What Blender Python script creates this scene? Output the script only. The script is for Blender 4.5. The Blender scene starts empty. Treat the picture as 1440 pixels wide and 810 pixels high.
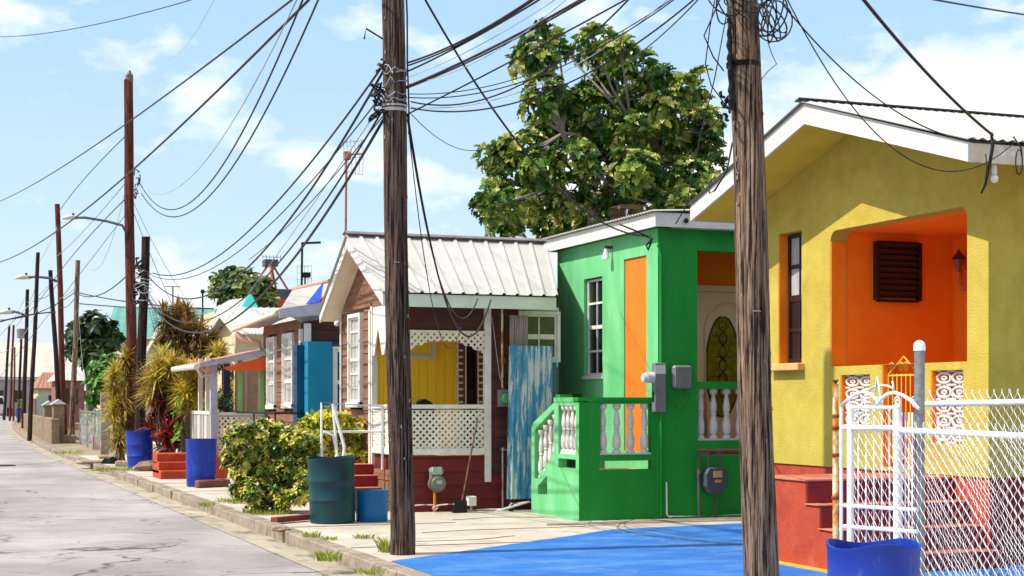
import bpy, math, random
from mathutils import Vector, Matrix
from mathutils.geometry import tessellate_polygon
random.seed(7)
R = math.radians
sc = bpy.context.scene
col = sc.collection

# ------------------------------------------------------------------ camera
# x = away from the kerb towards the houses, y = along the street, z = up
F_, CH, HY, TT = 2200.0, 1.6, 565.0, 835 / 2200.0
NN = math.sqrt(1 + TT * TT)
cam = bpy.data.objects.new('camera', bpy.data.cameras.new('camera'))
col.objects.link(cam)
cam.location = (0, 0, CH)
cam.rotation_euler = (R(90), 0, -math.atan2(TT, 1))
cam.data.sensor_width = 36
cam.data.lens = 36 * F_ / 1440
cam.data.shift_y = 160 / 1440
cam.data.clip_start = 0.1
cam.data.clip_end = 3000
sc.camera = cam

# ------------------------------------------------------------------ light
SUN_EL, SUN_AZ = R(50), math.atan2(-1, .07)      # azimuth of the sun measured from +y towards +x
w = bpy.data.worlds.new("World"); sc.world = w; w.use_nodes = True
nt = w.node_tree; nt.nodes.clear()
def N(nt, t, **k):
    n = nt.nodes.new(t)
    for a, b in k.items(): setattr(n, a, b)
    return n
def build_world():
    L = nt.links.new
    out = N(nt, 'ShaderNodeOutputWorld'); bg = N(nt, 'ShaderNodeBackground')
    sky = N(nt, 'ShaderNodeTexSky', sky_type='NISHITA', sun_disc=False)
    sky.sun_elevation = SUN_EL; sky.sun_rotation = SUN_AZ % (2 * math.pi)
    sky.air_density = 1.0; sky.dust_density = 1.2; sky.ozone_density = 1.6
    tc = N(nt, 'ShaderNodeTexCoord')
    mp = N(nt, 'ShaderNodeMapping'); mp.inputs['Scale'].default_value = (1, 1, 1.7); mp.inputs['Location'].default_value = (.35, .1, .12)
    n1 = N(nt, 'ShaderNodeTexNoise'); n1.inputs['Scale'].default_value = 4.2; n1.inputs['Detail'].default_value = 9; n1.inputs['Roughness'].default_value = .56
    r1 = N(nt, 'ShaderNodeValToRGB'); r1.color_ramp.elements[0].position = .52; r1.color_ramp.elements[1].position = .61
    sep = N(nt, 'ShaderNodeSeparateXYZ')
    # pale horizon rising to a clearer blue; brighter band overhead added as fill light
    gr = N(nt, 'ShaderNodeValToRGB'); e = gr.color_ramp.elements
    e[0].position = .0; e[0].color = (.80, .90, 1.0, 1); e[1].position = .30; e[1].color = (.42, .69, .96, 1); y_ = e.new(.6); y_.color = (.98, 1.08, 1.15, 1); x = e.new(.12); x.color = (.60, .80, 1.0, 1)
    r2 = N(nt, 'ShaderNodeMapRange'); r2.inputs[1].default_value = .15; r2.inputs[2].default_value = .8; r2.inputs[3].default_value = .85; r2.inputs[4].default_value = .7
    sc1 = N(nt, 'ShaderNodeMixRGB', blend_type='MULTIPLY'); sc1.inputs[0].default_value = 1; sc1.inputs[2].default_value = (3.95, 3.95, 3.95, 1)
    ml = N(nt, 'ShaderNodeMixRGB')
    mx = N(nt, 'ShaderNodeMixRGB'); mx.inputs[2].default_value = (4.75, 4.85, 5.0, 1)
    mm = N(nt, 'ShaderNodeMath', operation='MULTIPLY'); mm.inputs[1].default_value = .95
    L(tc.outputs['Generated'], mp.inputs[0]); L(mp.outputs[0], n1.inputs['Vector']); L(n1.outputs[0], r1.inputs[0])
    L(tc.outputs['Generated'], sep.inputs[0]); L(sep.outputs[2], r2.inputs[0]); L(sep.outputs[2], gr.inputs[0]); L(gr.outputs[0], sc1.inputs[1])
    L(sky.outputs[0], ml.inputs[1]); L(r2.outputs[0], ml.inputs[0]); L(sc1.outputs[0], ml.inputs[2])
    mpb = N(nt, 'ShaderNodeMapping'); mpb.inputs['Scale'].default_value = (1, 1, 2.0); mpb.inputs['Location'].default_value = (2.3, .7, .2); L(tc.outputs['Generated'], mpb.inputs[0])
    n2 = N(nt, 'ShaderNodeTexNoise'); n2.inputs['Scale'].default_value = 11; n2.inputs['Detail'].default_value = 8; n2.inputs['Roughness'].default_value = .55; L(mpb.outputs[0], n2.inputs['Vector'])
    r3 = N(nt, 'ShaderNodeMapRange'); r3.inputs[1].default_value = .55; r3.inputs[2].default_value = .68; r3.inputs[4].default_value = .75; L(n2.outputs[0], r3.inputs[0])
    mxx = N(nt, 'ShaderNodeMath', operation='MAXIMUM'); L(r3.outputs[0], mxx.inputs[0]); L(r1.outputs[0], mxx.inputs[1])
    L(mxx.outputs[0], mm.inputs[0]); L(mm.outputs[0], mx.inputs[0]); L(ml.outputs[0], mx.inputs[1])
    L(mx.outputs[0], bg.inputs[0]); bg.inputs[1].default_value = 0.15
    L(bg.outputs[0], out.inputs[0])
build_world()
sun = bpy.data.objects.new('sun', bpy.data.lights.new('sun', 'SUN')); col.objects.link(sun)
sun.data.energy = 3.4; sun.data.angle = R(.53); sun.data.color = (1, .94, .84)
tosun = Vector((math.sin(SUN_AZ) * math.cos(SUN_EL), math.cos(SUN_AZ) * math.cos(SUN_EL), math.sin(SUN_EL)))
sun.rotation_euler = tosun.to_track_quat('Z', 'Y').to_euler(); sun.location = (-10, 10, 20)
sc.render.engine = 'CYCLES'
vs = sc.view_settings; vs.view_transform = 'Standard'; vs.look = 'None'; vs.gamma = 1; vs.use_curve_mapping = False
vs.exposure = 0.8

# ------------------------------------------------------------------ pixel -> place helpers (used to measure the photo)
def ray(px):
    k = (px - 720) / F_; return (k + TT) / NN, (1 - TT * k) / NN
def Vy(px, u): a, b = ray(px); return u / a * b           # y on a plane x=u
def Ux(px, v): a, b = ray(px); return v / b * a           # x on a plane y=v
def Zd(u, v): return (TT * u + v) / NN
def H(py, u, v): return CH + (HY - py) / F_ * Zd(u, v)
def G(px, py, z=0):
    a, b = ray(px); Z = (CH - z) * F_ / (py - HY); return a * Z, b * Z
def at(px, py, Z):
    a, b = ray(px); return Vector((a * Z, b * Z, CH + (HY - py) / F_ * Z))

# ------------------------------------------------------------------ materials
def lin(c): return c / 12.92 if c <= .04045 else ((c + .055) / 1.055) ** 2.4
def rgb(r, g, b): return (lin(r / 255), lin(g / 255), lin(b / 255), 1)
MATS = {}
def newmat(name):
    m = bpy.data.materials.new(name); m.use_nodes = True
    t = m.node_tree; b = t.nodes['Principled BSDF']; return m, t, b
def mat(name, c, c2=None, rough=.6, scale=3.0, stretch=(1, 1, 1), bump=.0, bscale=40.0, spec=.3, metal=0.0, dirt=None, dscale=1.5, dpos=(.55, .7), detail=6, damt=1.0):
    """mottled paint / plaster / wood: two tones by noise, worn patches, bump"""
    if name in MATS: return MATS[name]
    m, t, b = newmat(name); L = t.links.new
    if c2 is None: c2 = tuple(x * .82 for x in c[:3]) + (1,)
    tc = N(t, 'ShaderNodeTexCoord')
    mp = N(t, 'ShaderNodeMapping'); mp.inputs['Scale'].default_value = stretch
    L(tc.outputs['Object'], mp.inputs[0])
    n = N(t, 'ShaderNodeTexNoise'); n.inputs['Scale'].default_value = scale; n.inputs['Detail'].default_value = detail; n.inputs['Roughness'].default_value = .6
    L(mp.outputs[0], n.inputs['Vector'])
    cr = N(t, 'ShaderNodeValToRGB'); cr.color_ramp.elements[0].position = .32; cr.color_ramp.elements[1].position = .68
    cr.color_ramp.elements[0].color = c2; cr.color_ramp.elements[1].color = c
    L(n.outputs[0], cr.inputs[0]); src = cr.outputs[0]
    if dirt:
        n2 = N(t, 'ShaderNodeTexNoise'); n2.inputs['Scale'].default_value = dscale; n2.inputs['Detail'].default_value = 10; n2.inputs['Roughness'].default_value = .7
        L(mp.outputs[0], n2.inputs['Vector'])
        r = N(t, 'ShaderNodeValToRGB'); r.color_ramp.elements[0].position = dpos[0]; r.color_ramp.elements[1].position = dpos[1]
        r.color_ramp.elements[1].color = (damt,) * 3 + (1,)
        L(n2.outputs[0], r.inputs[0])
        mx = N(t, 'ShaderNodeMixRGB'); mx.inputs[2].default_value = dirt
        L(r.outputs[0], mx.inputs[0]); L(src, mx.inputs[1]); src = mx.outputs[0]
    L(src, b.inputs['Base Color'])
    b.inputs['Roughness'].default_value = rough; b.inputs['Metallic'].default_value = metal
    b.inputs['Specular IOR Level'].default_value = spec
    if bump:
        n3 = N(t, 'ShaderNodeTexNoise'); n3.inputs['Scale'].default_value = bscale; n3.inputs['Detail'].default_value = 5
        L(mp.outputs[0], n3.inputs['Vector'])
        bp = N(t, 'ShaderNodeBump'); bp.inputs['Strength'].default_value = bump; bp.inputs['Distance'].default_value = .02
        L(n3.outputs[0], bp.inputs['Height']); L(bp.outputs[0], b.inputs['Normal'])
    MATS[name] = m; return m
def leafmat(name, cols, trans=.35, rough=.5):
    m, t, b = newmat(name); L = t.links.new
    a = N(t, 'ShaderNodeAttribute', attribute_name='tint'); cr = N(t, 'ShaderNodeValToRGB')
    e = cr.color_ramp.elements
    e[0].position = 0; e[0].color = cols[0]; e[1].position = 1; e[1].color = cols[-1]
    for i, c in enumerate(cols[1:-1]):
        x = e.new((i + 1) / (len(cols) - 1)); x.color = c
    L(a.outputs['Fac'], cr.inputs[0]); L(cr.outputs[0], b.inputs['Base Color']); b.inputs['Roughness'].default_value = rough
    b.inputs['Specular IOR Level'].default_value = .4
    tr = N(t, 'ShaderNodeBsdfTranslucent'); L(cr.outputs[0], tr.inputs[0])
    mx = N(t, 'ShaderNodeMixShader'); mx.inputs[0].default_value = trans
    o = t.nodes['Material Output']; L(b.outputs[0], mx.inputs[1]); L(tr.outputs[0], mx.inputs[2]); L(mx.outputs[0], o.inputs[0])
    MATS[name] = m; return m

WHITE = mat('white_paint', rgb(214, 211, 204), rgb(196, 193, 186), .5, 4, dirt=rgb(150, 140, 125), dscale=5, dpos=(.6, .8), damt=.7)
WHITE2 = mat('white_trim', rgb(226, 232, 226), rgb(206, 214, 205), .5, 3)
CREAMFASCIA = mat('cream_fascia', rgb(214, 198, 176), rgb(190, 172, 150), .6, 5, dirt=rgb(240, 235, 225), dscale=6)
ROOFW = mat('white_roof_sheet', rgb(188, 185, 178), rgb(172, 168, 160), .5, 1.6, dirt=rgb(138, 124, 110), dscale=2.2, dpos=(.55, .8), damt=.6)
YEL = mat('yellow_stucco', rgb(194, 173, 76), rgb(178, 157, 60), .9, 3.5, bump=.6, bscale=60, dirt=rgb(132, 118, 44), dscale=1.8, dpos=(.5, .85), damt=.55)
ORG = mat('orange_plaster', rgb(255, 142, 30), rgb(250, 126, 18), .8, 2, bump=.25, bscale=30, dirt=rgb(226, 104, 16), dscale=1.2, dpos=(.5, .8), damt=.5)
OLV = mat('soffit_yellow', rgb(212, 184, 66), rgb(196, 168, 54), .8, 3)
REDP = mat('red_painted_concrete', rgb(178, 70, 42), rgb(158, 56, 34), .8, 4, bump=.3, bscale=30, dirt=rgb(192, 104, 76), dscale=3, dpos=(.5, .75), damt=.6)
DRED = mat('maroon_step_shaded_red', rgb(132, 34, 38), rgb(112, 26, 30), .7, 4, bump=.2, bscale=30)  # maroon steps, also the red concrete's shade tone on camera-facing sides
NOSE = mat('worn_step_edge', rgb(206, 130, 106), rgb(180, 90, 70), .8, 9)
GRN = mat('green_plaster_sunlit', rgb(116, 190, 134), rgb(84, 174, 104), .8, 1.8, bump=.3, bscale=24, dirt=rgb(146, 206, 160), dscale=3.5, dpos=(.5, .8), damt=.6, stretch=(1, 1, .35))  # lighter copy of the house green, sunlight put into the colour
GRND = mat('green_plaster_shaded', rgb(26, 150, 52), rgb(14, 134, 44), .6, 1.8, bump=.25, bscale=24, dirt=rgb(40, 130, 62), dscale=2.6, dpos=(.5, .75), damt=.6, stretch=(1, 1, .4))  # darker copy of the same green for camera-facing sides in shade
BROWN = mat('brown_board', rgb(140, 98, 76), rgb(106, 70, 54), .75, 5, stretch=(1, .3, 3), bump=.3, bscale=30, dirt=rgb(172, 124, 98), dscale=6, dpos=(.52, .75), damt=.6)
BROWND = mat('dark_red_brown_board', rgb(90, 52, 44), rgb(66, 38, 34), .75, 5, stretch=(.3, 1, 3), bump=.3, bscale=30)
REDB = mat('red_lower_board', rgb(112, 32, 30), rgb(90, 26, 24), .7, 4, stretch=(.5, 1, 2), bump=.2)
YBOARD = mat('yellow_board', rgb(255, 208, 44), rgb(248, 198, 34), .7, 3, stretch=(4, 4, .4))
LATT = mat('white_lattice', rgb(232, 228, 214), rgb(210, 204, 186), .6, 5)
GLASS = mat('dark_window_glass', rgb(34, 36, 40), rgb(22, 22, 24), .08, 2, spec=.8)
GLASSG = mat('green_tint_glass', rgb(16, 84, 40), rgb(8, 52, 24), .35, 3, spec=.8)
CURT = mat('grey_curtained_glass', rgb(188, 186, 184), rgb(150, 150, 152), .15, 3, stretch=(6, 6, .5), spec=.8)
AMBER = mat('amber_leaded_glass', rgb(150, 128, 26), rgb(96, 84, 16), .25, 14, spec=.7)
DWOOD = mat('dark_wood', rgb(52, 30, 24), rgb(38, 22, 18), .5, 4, stretch=(6, 6, .6))
DOORC = mat('cream_door', rgb(246, 214, 172), rgb(238, 204, 160), .5, 2)
WIN = mat('window_white', rgb(228, 224, 216), rgb(206, 200, 190), .45, 6)
TEAL = mat('teal_blue_paint', rgb(14, 124, 158), rgb(8, 110, 146), .65, 2)
TEALD = mat('shaded_teal_paint', rgb(8, 72, 104), rgb(6, 60, 92), .65, 2)  # teal darkened so the colour carries the shading beside the room
FENCEB = mat('peeling_blue_sheet', rgb(74, 146, 178), rgb(44, 122, 160), .75, 4, stretch=(4, 4, .4), dirt=rgb(184, 194, 198), dscale=3.2, dpos=(.5, .545), bump=.5, detail=10)
GREYM = mat('grey_metal_box', rgb(138, 138, 142), rgb(118, 118, 122), .45, 4, metal=.3)
GALV = mat('galvanised_steel', rgb(150, 152, 156), rgb(118, 120, 124), .4, 30, metal=.5)
WMET = mat('white_painted_steel', rgb(236, 238, 242), rgb(208, 210, 214), .35, 8, dirt=rgb(160, 120, 90), dscale=12, dpos=(.66, .8), damt=.7)
RUST = mat('rusted_pipe', rgb(226, 150, 50), rgb(140, 56, 22), .8, 9, dirt=rgb(222, 208, 170), dscale=6, dpos=(.48, .56), stretch=(1, 1, .6))
GOLD = mat('gold_painted_iron', rgb(236, 190, 70), rgb(220, 170, 50), .4, 4)
BLK = mat('black_rubber', rgb(26, 26, 30), rgb(18, 18, 22), .5, 4)
WIREM = mat('weathered_cable', rgb(34, 32, 36), rgb(22, 20, 24), .5, 1.5)
WIREB = mat('brown_cable', rgb(66, 50, 48), rgb(46, 34, 36), .55, 1.5)
WIREP = mat('pale_cable', rgb(170, 172, 178), rgb(140, 142, 150), .5, 1.5)
BLUEP = mat('blue_plastic', rgb(14, 52, 158), rgb(10, 42, 138), .42, 3, spec=.4, dirt=rgb(70, 104, 186), dscale=9, dpos=(.56, .72), damt=.6, stretch=(1, 1, .4), bump=.15, bscale=5)
DKBAR = mat('dark_green_blue_plastic', rgb(10, 66, 62), rgb(16, 44, 62), .35, 1.6, dirt=rgb(120, 140, 150), dscale=7, dpos=(.7, .76), damt=.6)
CYBAR = mat('cyan_blue_plastic', rgb(14, 106, 160), rgb(12, 88, 146), .4, 2)
PINK = mat('pink_plastic', rgb(226, 50, 120), rgb(206, 40, 106), .4, 2)
CONC = mat('concrete_slab', rgb(192, 182, 168), rgb(168, 158, 146), .9, .9, dirt=rgb(122, 114, 104), dscale=2.2, dpos=(.52, .72), damt=.75, bump=.5, bscale=14, detail=12)
CONC2 = mat('kerb_concrete', rgb(158, 145, 130), rgb(132, 118, 104), .9, 2.0, dirt=rgb(92, 82, 68), dscale=3.2, dpos=(.5, .64), damt=.8, bump=.8, bscale=16, detail=10)
BLOCK = mat('stone_block', rgb(174, 150, 130), rgb(140, 116, 98), .9, 5, bump=.8, bscale=18)
DIRT = mat('dry_earth', rgb(128, 112, 88), rgb(96, 84, 62), .95, 2, bump=.6, bscale=10)
BARK = mat('bark', rgb(120, 104, 92), rgb(84, 70, 60), .9, 8, stretch=(3, 3, .7), bump=.6)
LIMBS = mat('pale_limb', rgb(150, 140, 128), rgb(116, 106, 94), .9, 8, stretch=(3, 3, .7), bump=.4)
GRAN = mat('grey_fascia', rgb(176, 178, 190), rgb(150, 152, 164), .6, 5, dirt=rgb(112, 108, 112), dscale=6)
TEALR = mat('teal_roof_sheet', rgb(92, 150, 138), rgb(78, 136, 124), .6, .5)
TEALV = mat('teal_vent', rgb(30, 156, 150), rgb(22, 140, 136), .6, 2)
ORSHEET = mat('orange_under_sheet', rgb(232, 96, 48), rgb(216, 84, 40), .7, 2)
CRWALL = mat('cream_wall', rgb(214, 196, 160), rgb(196, 176, 140), .8, 1.5)
LAVW = mat('lavender_grey_wall', rgb(166, 150, 156), rgb(146, 130, 138), .8, .4)
CRROOF = mat('cream_far_roof', rgb(188, 178, 164), rgb(174, 164, 152), .7, .06, dirt=rgb(172, 158, 142), dscale=.2)
GPOST = mat('pale_green_post', rgb(150, 206, 130), rgb(130, 190, 112), .6, 4)
TILE = mat('red_tile_roof', rgb(166, 116, 98), rgb(140, 96, 82), .8, 5)
STONEW = mat('old_stone_wall', rgb(150, 128, 104), rgb(112, 94, 76), .95, 4, bump=.8, bscale=9, dirt=rgb(84, 70, 56), dscale=3)
GREYGR = mat('weathered_green_board', rgb(92, 106, 96), rgb(66, 76, 70), .9, 4, stretch=(4, 4, .5))
PORPLE = mat('bright_blue_paint', rgb(52, 84, 190), rgb(42, 72, 176), .6, 3)
REDROOF = mat('red_roof_paint', rgb(200, 50, 62), rgb(180, 42, 52), .6, 3)
CAGE = mat('rusty_cage_wire', rgb(100, 66, 48), rgb(70, 46, 36), .7, 10)
ORUST = mat('orange_rust_steel', rgb(176, 104, 76), rgb(140, 80, 60), .8, 2)
BULB = mat('milky_bulb_glass', rgb(230, 228, 222), rgb(214, 212, 206), .15, 3, spec=.8)
DGREYC = mat('dark_grey_sheet', rgb(84, 88, 98), rgb(70, 74, 84), .6, 1)
WSTRAP = mat('aluminium_strap', rgb(196, 192, 188), rgb(160, 156, 152), .4, 20, metal=.4)

def wood_pole_mat(name, c1, c2, c3):
    m, t, b = newmat(name); L = t.links.new
    tc = N(t, 'ShaderNodeTexCoord'); mp = N(t, 'ShaderNodeMapping'); mp.inputs['Scale'].default_value = (20, 20, .55)
    L(tc.outputs['Object'], mp.inputs[0])
    n = N(t, 'ShaderNodeTexNoise'); n.inputs['Scale'].default_value = 1.3; n.inputs['Detail'].default_value = 10; n.inputs['Roughness'].default_value = .75
    L(mp.outputs[0], n.inputs['Vector'])
    cr = N(t, 'ShaderNodeValToRGB'); e = cr.color_ramp.elements
    e[0].position = .3; e[0].color = c3; e[1].position = .72; e[1].color = c1; x = e.new(.5); x.color = c2
    L(n.outputs[0], cr.inputs[0])
    mp2 = N(t, 'ShaderNodeMapping'); mp2.inputs['Scale'].default_value = (38, 38, 1.1); L(tc.outputs['Object'], mp2.inputs[0])
    n2 = N(t, 'ShaderNodeTexNoise'); n2.inputs['Scale'].default_value = 1.5; n2.inputs['Detail'].default_value = 7; n2.inputs['Roughness'].default_value = .7; L(mp2.outputs[0], n2.inputs['Vector'])
    r = N(t, 'ShaderNodeValToRGB'); r.color_ramp.elements[0].position = .44; r.color_ramp.elements[1].position = .54
    L(n2.outputs[0], r.inputs[0])
    mx = N(t, 'ShaderNodeMixRGB'); mx.inputs[1].default_value = tuple(q * .4 for q in c3[:3]) + (1,)
    L(r.outputs[0], mx.inputs[0]); L(cr.outputs[0], mx.inputs[2]); L(mx.outputs[0], b.inputs['Base Color'])
    b.inputs['Roughness'].default_value = .85; b.inputs['Specular IOR Level'].default_value = .2
    bp = N(t, 'ShaderNodeBump'); bp.inputs['Strength'].default_value = 1; bp.inputs['Distance'].default_value = .04
    L(n2.outputs[0], bp.inputs['Height']); L(bp.outputs[0], b.inputs['Normal'])
    return m
POLE_A = wood_pole_mat('weathered_pole_wood', rgb(166, 140, 122), rgb(108, 84, 72), rgb(34, 26, 26))
POLE_B = wood_pole_mat('tan_pole_wood', rgb(204, 178, 150), rgb(152, 124, 104), rgb(56, 42, 38))
POLE_C = wood_pole_mat('red_brown_pole_wood', rgb(150, 82, 62), rgb(118, 60, 46), rgb(72, 38, 32))
POLE_D = wood_pole_mat('dark_pole_wood', rgb(92, 70, 66), rgb(62, 46, 44), rgb(38, 28, 30))

def asphalt():
    m, t, b = newmat('worn_asphalt'); L = t.links.new
    tc = N(t, 'ShaderNodeTexCoord')
    n = N(t, 'ShaderNodeTexNoise'); n.inputs['Scale'].default_value = .35; n.inputs['Detail'].default_value = 12; n.inputs['Roughness'].default_value = .62
    mp0 = N(t, 'ShaderNodeMapping'); mp0.inputs['Scale'].default_value = (1, .8, 1); L(tc.outputs['Object'], mp0.inputs[0]); L(mp0.outputs[0], n.inputs['Vector'])
    cr = N(t, 'ShaderNodeValToRGB'); e = cr.color_ramp.elements
    e[0].position = .36; e[0].color = rgb(124, 118, 114); e[1].position = .64; e[1].color = rgb(166, 160, 155)
    L(n.outputs[0], cr.inputs[0])
    g = N(t, 'ShaderNodeTexNoise'); g.inputs['Scale'].default_value = 60; g.inputs['Detail'].default_value = 3; L(tc.outputs['Object'], g.inputs['Vector'])
    gm = N(t, 'ShaderNodeMixRGB', blend_type='OVERLAY'); gm.inputs[0].default_value = .6; L(cr.outputs[0], gm.inputs[1]); L(g.outputs[0], gm.inputs[2])
    src = gm.outputs[0]
    for sc_, st, th in ((.42, (.6, 1.2, 1), .004), (1.5, (.7, 1.2, 1), .006), (.9, (.5, 1.5, 1), .005)):
        mp = N(t, 'ShaderNodeMapping'); mp.inputs['Scale'].default_value = st; L(tc.outputs['Object'], mp.inputs[0])
        nn = N(t, 'ShaderNodeTexNoise'); nn.inputs['Scale'].default_value = 2.2; nn.inputs['Detail'].default_value = 6; L(mp.outputs[0], nn.inputs['Vector'])
        mxv = N(t, 'ShaderNodeMixRGB'); mxv.inputs[0].default_value = .3; L(mp.outputs[0], mxv.inputs[1]); L(nn.outputs['Color'], mxv.inputs[2])
        v = N(t, 'ShaderNodeTexVoronoi', feature='DISTANCE_TO_EDGE'); v.inputs['Scale'].default_value = sc_; L(mxv.outputs[0], v.inputs['Vector'])
        r = N(t, 'ShaderNodeMapRange'); r.inputs[1].default_value = th * .4; r.inputs[2].default_value = th * 1.6; L(v.outputs['Distance'], r.inputs[0])
        # cracks only in places
        k = N(t, 'ShaderNodeTexNoise'); k.inputs['Scale'].default_value = .5 * sc_ + .2; L(tc.outputs['Object'], k.inputs['Vector'])
        kr = N(t, 'ShaderNodeMapRange'); kr.inputs[1].default_value = .48; kr.inputs[2].default_value = .56; L(k.outputs[0], kr.inputs[0])
        inv = N(t, 'ShaderNodeMath', operation='SUBTRACT'); inv.inputs[0].default_value = 1; L(r.outputs[0], inv.inputs[1])
        mul = N(t, 'ShaderNodeMath', operation='MULTIPLY'); L(inv.outputs[0], mul.inputs[0]); L(kr.outputs[0], mul.inputs[1])
        mx = N(t, 'ShaderNodeMixRGB'); mx.inputs[2].default_value = rgb(66, 58, 54); L(mul.outputs[0], mx.inputs[0]); L(src, mx.inputs[1]); src = mx.outputs[0]
    L(src, b.inputs['Base Color']); b.inputs['Roughness'].default_value = .85
    bp = N(t, 'ShaderNodeBump'); bp.inputs['Strength'].default_value = .5; bp.inputs['Distance'].default_value = .01; L(g.outputs[0], bp.inputs['Height']); L(bp.outputs[0], b.inputs['Normal'])
    return m
ASPH = asphalt()
BLUEC = mat('blue_painted_concrete', rgb(44, 112, 184), rgb(24, 88, 166), .85, .9, stretch=(.6, 1.3, 1), dirt=rgb(104, 148, 194), dscale=1.8, dpos=(.46, .74), damt=.6, bump=.3, bscale=20, detail=10)

# ------------------------------------------------------------------ mesh builder
class M:
    def __init__(s): s.v = []; s.f = []; s.tint = None; s.sm = False
    def box(s, x0, x1, y0, y1, z0, z1):
        if x0 > x1: x0, x1 = x1, x0
        if y0 > y1: y0, y1 = y1, y0
        if z0 > z1: z0, z1 = z1, z0
        i = len(s.v)
        s.v += [(x0, y0, z0), (x1, y0, z0), (x1, y1, z0), (x0, y1, z0), (x0, y0, z1), (x1, y0, z1), (x1, y1, z1), (x0, y1, z1)]
        s.f += [tuple(i + a for a in q) for q in ((3, 2, 1, 0), (4, 5, 6, 7), (0, 1, 5, 4), (1, 2, 6, 5), (2, 3, 7, 6), (3, 0, 4, 7))]
        return s
    def quad(s, *p):
        i = len(s.v); s.v += [tuple(q) for q in p]; s.f.append(tuple(range(i, i + len(p)))); return s
    def slab(s, p, d):                       # polygon p (ccw list) swept by vector d
        i = len(s.v); n = len(p); d = Vector(d)
        s.v += [tuple(q) for q in p] + [tuple(Vector(q) + d) for q in p]
        s.f.append(tuple(range(i + n - 1, i - 1, -1))); s.f.append(tuple(range(i + n, i + 2 * n)))
        for k in range(n):
            a, b = i + k, i + (k + 1) % n; s.f.append((a, b, b + n, a + n))
        return s
    def tube(s, pts, r, n=8, cap=True):
        pts = [Vector(p) for p in pts]; rs = r if isinstance(r, (list, tuple)) else [r] * len(pts)
        i0 = len(s.v); up = None
        for k, p in enumerate(pts):
            d = (pts[min(k + 1, len(pts) - 1)] - pts[max(k - 1, 0)])
            if d.length < 1e-9: d = Vector((0, 0, 1))
            d.normalize()
            if up is None: up = Vector((1, 0, 0)) if abs(d.x) < .8 else Vector((0, 1, 0))
            a = d.cross(up).normalized(); b = d.cross(a).normalized(); up = b.cross(d) * -1 if False else up
            for j in range(n):
                t = 2 * math.pi * j / n; q = p + (a * math.cos(t) + b * math.sin(t)) * rs[k]; s.v.append(tuple(q))
        for k in range(len(pts) - 1):
            for j in range(n):
                a = i0 + k * n + j; b = i0 + k * n + (j + 1) % n; s.f.append((a, b, b + n, a + n))
        if cap:
            s.f.append(tuple(range(i0 + n - 1, i0 - 1, -1))); e = i0 + (len(pts) - 1) * n; s.f.append(tuple(range(e, e + n)))
        return s
    def lathe(s, prof, c, n=16, sx=1, sy=1):   # prof [(r,z)], c centre
        i0 = len(s.v)
        for r, z in prof:
            for j in range(n):
                t = 2 * math.pi * j / n; s.v.append((c[0] + r * sx * math.cos(t), c[1] + r * sy * math.sin(t), c[2] + z))
        for k in range(len(prof) - 1):
            for j in range(n):
                a = i0 + k * n + j; b = i0 + k * n + (j + 1) % n; s.f.append((a, b, b + n, a + n))
        s.f.append(tuple(range(i0 + n - 1, i0 - 1, -1))); e = i0 + (len(prof) - 1) * n; s.f.append(tuple(range(e, e + n)))
        return s
    def ball(s, c, r, n=10, sz=1):
        prof = [(max(.001, r * math.sin(math.pi * k / n)), -r * sz * math.cos(math.pi * k / n)) for k in range(n + 1)]
        return s.lathe(prof, c, n + 2)
    def bar(s, a, b, w_, t_, up=(0, 0, 1)):      # rectangular bar from a to b
        a = Vector(a); b = Vector(b); d = (b - a).normalized(); x = d.cross(Vector(up)).normalized(); y = x.cross(d).normalized()
        i = len(s.v)
        for p in (a, b):
            for q in ((-1, -1), (1, -1), (1, 1), (-1, 1)): s.v.append(tuple(p + x * q[0] * w_ / 2 + y * q[1] * t_ / 2))
        s.f += [tuple(i + a_ for a_ in q) for q in ((0, 1, 2, 3), (7, 6, 5, 4), (0, 4, 5, 1), (1, 5, 6, 2), (2, 6, 7, 3), (3, 7, 4, 0))]
        return s
    def build(s, name, m, parent=None, smooth=False, bevel=0, recalc=True):
        me = bpy.data.meshes.new(name)
        if parent is not None: org = worldloc(parent)
        else:
            xs = [p[0] for p in s.v]; ys = [p[1] for p in s.v]; zs = [p[2] for p in s.v]
            org = Vector(((min(xs) + max(xs)) / 2, (min(ys) + max(ys)) / 2, min(zs)))
        me.from_pydata([tuple(Vector(p) - org) for p in s.v], [], s.f)
        if s.tint:
            a = me.attributes.new('tint', 'FLOAT', 'FACE')
            for i, t in enumerate(s.tint): a.data[i].value = t
        me.materials.append(m)
        if recalc:
            import bmesh
            bm = bmesh.new(); bm.from_mesh(me); bmesh.ops.recalc_face_normals(bm, faces=bm.faces)
            if bevel:
                bmesh.ops.bevel(bm, geom=[e for e in bm.edges if len(e.link_faces) == 2 and e.calc_face_angle(0) > .6], offset=bevel, segments=1, affect='EDGES')
            bm.to_mesh(me); bm.free()
        if smooth:
            for p in me.polygons: p.use_smooth = True
            if smooth != 'all':
                try: me.set_sharp_from_angle(angle=R(40))
                except Exception: pass
        o = bpy.data.objects.new(name, me); col.objects.link(o)
        if parent is not None: o.parent = parent
        else: o.location = org
        return o
LOC = {}
def worldloc(o):
    p = Vector(o.location)
    while o.parent: o = o.parent; p += Vector(o.location)
    return p
def thing(name, label, cat, loc, group=None):
    o = bpy.data.objects.new(name, None); o.empty_display_size = .2; col.objects.link(o); o.location = loc
    o['label'] = label; o['category'] = cat
    if group: o['group'] = group
    return o
def tag(o, label, cat, group=None):
    o['label'] = label; o['category'] = cat
    if group: o['group'] = group
    return o
def struct(o, kind='structure'): o['kind'] = kind; return o
def lab(o, l): o['label'] = l; return o

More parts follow.
